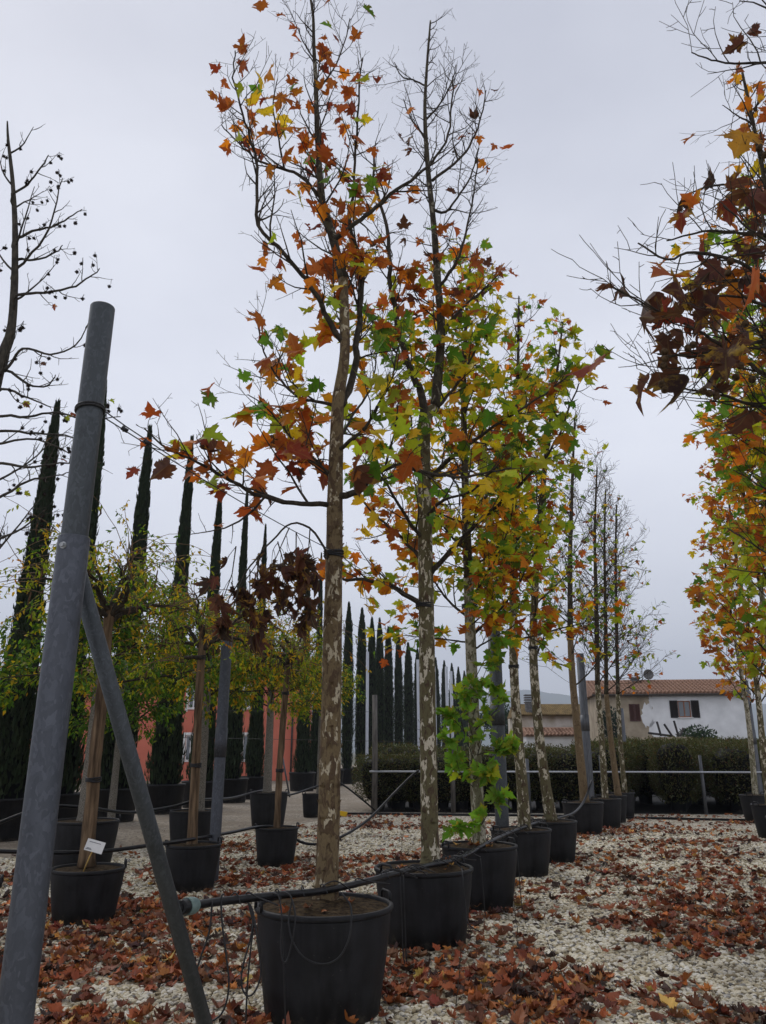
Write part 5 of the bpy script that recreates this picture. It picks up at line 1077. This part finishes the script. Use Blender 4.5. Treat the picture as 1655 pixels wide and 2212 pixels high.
def pink_house():
    Yh = 50.0; a = atY(48, 1680, Yh); b_ = atY(642, 1680, Yh); W = b_.x - a.x; s = W / (642 - 48); X = lambda u: (u - 48) * s; Z = lambda v: atY(340, v, Yh).z; ze = Z(1470)
    t = thing('pink_house', 'two storey salmon pink house with white trimmed windows behind the cypresses', 'house', (a.x, Yh, 0))
    holes = []
    for u in (395, 240, 520): holes += [(X(u), X(u + 22), Z(1643), Z(1588)), (X(u), X(u + 22), Z(1530), Z(1482))]
    m = MB(); wall_panels(m, 0, W, 0, ze, 0, .3, holes); m.box2((0, .303, 0), (.3, 9, ze)); m.box2((W - .3, .303, 0), (W, 9, ze)); part('wall', m, M['pink_wall'], t, False)
    for h in holes: window(t, *h, 0.0, 'frame_white', None, True, 'frame_white')
    q = MB(); q.box2((-.05, -.05, .3), (.16, .1, ze - .01)); part('corner_trim', q, M['frame_white'], t, False)
    g = MB(); g.box2((-.5, -.55, ze + .003), (W + .5, .2, ze + .12)); part('eave', g, M['eave'], t, False)
    p = MB(); p.tube([(X(628), -.08, 0), (X(628), -.08, ze)], .06, 8); part('drainpipe', p, M['eave'], t)
    roof(t, -.6, W + .6, -.6, ze + .2, 4.2, 1.4, 'tile', 70, 11, False)
pink_house()

# round-headed pine, shrubs by the white house, scraps of timber
def blob_tree(name, label, c, crowns, n, cols, lsz, trunk_h, cat='tree'):
    r = random.Random(int(c[0] * 7)); c = Vector(c); t = thing(name, label, cat, c); fol = MB()
    tb = MB(); tb.tube([(0, 0, 0), (.1, 0, trunk_h * .5), (0, 0, trunk_h)], [.2, .16, .12] if trunk_h > 3 else [.05, .04, .03], 8); part('trunk', tb, M['stakewood'], t)
    for k in range(n):
        x, y, z, R_, h = r.choice(crowns); d = Vector((r.gauss(0, 1), r.gauss(0, 1), r.gauss(0, 1))).normalized() * (r.random() ** .4)
        mass_leaf(r, fol, Vector((x + d.x * R_, y + d.y * R_, z + d.z * h)), d + Vector((0, 0, .8)), lsz * r.uniform(.6, 1.4), vary(r, pick(r, cols), .3), [OVATE[1]], -.3)
    part('crown', fol, M['foliage'], t, True)
pz = lambda u, v, Y: atY(u, v, Y)
q = pz(1078, 1560, 85); blob_tree('pine_tree', 'round headed dark green pine in the haze left of the low house', (q.x, 85, 0), [(0, 0, q.z + .6, 1.6, 1.4), (.9, 0, q.z - .4, 1.3, 1.5), (-.8, 0, q.z + .2, 1.2, 1.2), (.3, 0, q.z - 1.6, 1.2, 1.1)], 2600, {(.03, .06, .03): 3, (.045, .08, .035): 2}, .34, q.z)
q = pz(1507, 1578, 51.5); blob_tree('garden_bush', 'leafy green bush in front of the white house wall', (q.x, 51.5, 0), [(0, 0, q.z - .5, 1.15, .8), (-.5, 0, q.z - .6, .9, .7), (.5, 0, q.z - .7, .9, .6)], 1100, {(.03, .055, .025): 3, (.055, .09, .035): 1}, .22, q.z - .8, 'bush')
q = pz(1318, 1560, 52); blob_tree('garden_bush', 'tall dark evergreen bush at the tan end of the house', (q.x, 52, 0), [(0, 0, q.z - .2, .75, 1.2), (.2, 0, q.z - 1.6, .95, 1.2)], 1500, {(.02, .035, .02): 3, (.03, .05, .025): 1}, .2, q.z - 1, 'bush')
q = pz(1440, 1590, 50.5); t = thing('timber_heap', 'heap of dark timber offcuts on a tan shed roof below the white house', 'timber', (q.x, 50.5, 0)); mb = MB(); mb.box2((-1.2, 0, 0), (1.6, 1.2, q.z - .05)); part('shed', mb, M['tan_wall'], t, False)
for (a, b_) in (((-1.0, q.z + .2), (.6, q.z - .0)), ((.5, q.z), (.1, q.z + .75)), ((.9, q.z), (.75, q.z + .95)), ((1.0, q.z), (1.3, q.z + .5)), ((-.2, q.z), (-.35, q.z + .9))): mb = MB(); mb.tube([(a[0], .4, a[1]), (b_[0], .5, b_[1])], .07, 6); part('plank', mb, M['shutter'], t, False)

# ------------------------------------------------------------------ fallen leaves
rL = random.Random(2024)
def density(x, y):
    n1 = noise.noise(Vector((x * .42, y * .75, 3.3))); n2 = noise.noise(Vector((x * 1.3, y * 2.0, 8.1))); n3 = noise.noise(Vector((x * 5, y * 4, 1.7)))
    d = .22 + 1.25 * n1 + 1.0 * n2 + .3 * n3
    u, v, _ = proj((x, y, 0))
    d += .9 * G(u, v, 330, 2060, 210, 60) + 1.2 * G(u, v, 1080, 2140, 190, 50) + .55 * G(u, v, 1500, 2060, 170, 45) - .35 * G(u, v, 1200, 2000, 120, 40) - .4 * G(u, v, 300, 2190, 170, 30) - .3 * G(u, v, 640, 1800, 120, 60) + .3 * G(u, v, 1150, 2080, 120, 20)
    return d
cand = []
tries = 0
while len(cand) < 10500 and tries < 200000:
    tries += 1; y = 5.1 + 17.5 * rL.random() ** 1.25; x = rL.uniform(-1, 1) * (.55 * y + .4)
    if x < -.33 * (y - 9) - 4.6 or (y > 15 and x < -4 + (y - 15) * .4): continue
    if rL.random() < max(.015, density(x, y)): 
        if any((x - c.x) ** 2 + (y - c.y) ** 2 < r_ * r_ for c, r_ in zip(PC + AC, [k[2] * .8 for k in ROW] + [.3] * 3)): continue
        cand.append((x, y))
cand.sort(key=lambda p: p[1])
COLS = dict(rust=4, brown=4.5, red=1.5, dark=2.2, orange=1.6, gold=.3); CLAB = dict(rust='rust coloured fallen leaf curled on the gravel', brown='dull brown fallen leaf curled on the gravel', red='deep red brown fallen leaf on the gravel', dark='dark wet fallen leaf on the gravel', orange='orange fallen leaf on the gravel', gold='golden yellow fallen leaf on the gravel')
def lying(r): 
    a = r.random() * 2 * PI; y_ = Vector((math.cos(a), math.sin(a), r.gauss(0, .22))); return basis(y_, Vector((r.gauss(0, .3), r.gauss(0, .3), 1)))
for x, y in cand[:300]:
    k = pick(rL, COLS); o = put_leaf('fallen_leaf', None, rL.choice(FALL), Vector((x, y, rL.uniform(.022, .055))), lying(rL), rL.uniform(.085, .155), vary(rL, DEAD[k], .25)); tag(o, CLAB[k], 'leaf', 'fallen ' + k + ' leaves on the gravel')
lit = MB()
for x, y in cand[300:]:
    s = rL.uniform(.06, .135); V, T = rL.choice(LITTER); m = np.array(lying(rL)) * s
    lit.add(V @ m.T + (x, y, rL.uniform(.02, .05)), None, T, vary(rL, DEAD[pick(rL, COLS)], .3))
for _ in range(9000):   # crumbs of broken leaf and humus
    y = 5.1 + 15 * rL.random() ** 1.3; x = rL.uniform(-1, 1) * (.55 * y + .4)
    if rL.random() > density(x, y) + .25: continue
    s = rL.uniform(.012, .045); m = np.array(lying(rL)) * s; lit.add(OVATE[1][0] @ m.T + (x, y, .028), None, OVATE[1][1], vary(rL, pick(rL, {(.05, .025, .015): 3, (.14, .05, .022): 2, (.025, .017, .012): 3}), .3))
tag(part('leaf_litter', lit, M['litter'], None), 'brown and rust fallen leaves littering the gravel in drifts', 'leaf litter', kind='stuff')
# bits lying on the soil of the front pots
for k in range(3):
    for j in range(9):
        a = rL.random() * 6.28; q = rL.uniform(.25, .85) * ROW[k][2]; c = PC[k]
        o = put_leaf('fallen_leaf', None, rL.choice(FALL), Vector((c.x + q * math.cos(a), c.y + q * math.sin(a), ROW[k][3] + .01)), lying(rL), rL.uniform(.05, .10), vary(rL, DEAD[pick(rL, dict(brown=3, rust=2, gold=1))])); tag(o, ('small dry leaf on the soil of the pot under the capped pipe end', 'small dry leaf on the soil round the camouflage trunk', 'small dry leaf on the soil below the bright green shoots')[k], 'leaf', ('leaves in the first pot', 'leaves in the second pot', 'leaves in the third pot')[k])
# thin weed stalks in the gravel
rW = random.Random(15)
for u, v in ((1113, 2200), (1118, 2060), (985, 2190), (540, 2190), (1400, 2080), (1010, 2050), (868, 1850), (1300, 1900), (1480, 2000), (1220, 2120)):
    p = atZ(u, v); mb = MB(); s = twig(rW, Vector((0, 0, 0)), Vector((rW.gauss(0, .12), rW.gauss(0, .12), 1)), rW.uniform(.12, .4), .02, .1, 6); mb.tube(s, .0025, 4, False); grow(rW, mb, s, [.0025] * 6, dict(TW, dens=(14, 6), len=(.06, .03)), 0, [], .2)
    o = part('weed_stalk', mb, M['twig'], None); o.location = p; tag(o, 'thin dry weed stalk standing in the gravel', 'weed', 'dry weed stalks in the gravel')

# ------------------------------------------------------------------ haze
def haze():
    mb = MB(); mb.box2((-1800, -40, -8), (3000, 3600, 420)); o = part('haze', mb, None, None, False)
    m = bpy.data.materials.new('haze_air'); m.use_nodes = True; n, l = m.node_tree.nodes, m.node_tree.links; n.clear()
    out = n.new('ShaderNodeOutputMaterial'); pv = n.new('ShaderNodeVolumePrincipled'); pv.inputs['Color'].default_value = (.80, .88, 1.0, 1); pv.inputs['Density'].default_value = .0004; pv.inputs['Anisotropy'].default_value = .2
    l.new(pv.outputs[0], out.inputs['Volume']); o.data.materials.append(m); o.visible_shadow = True; tag(o, 'thin pale blue haze in the air', 'haze', kind='stuff')
haze()
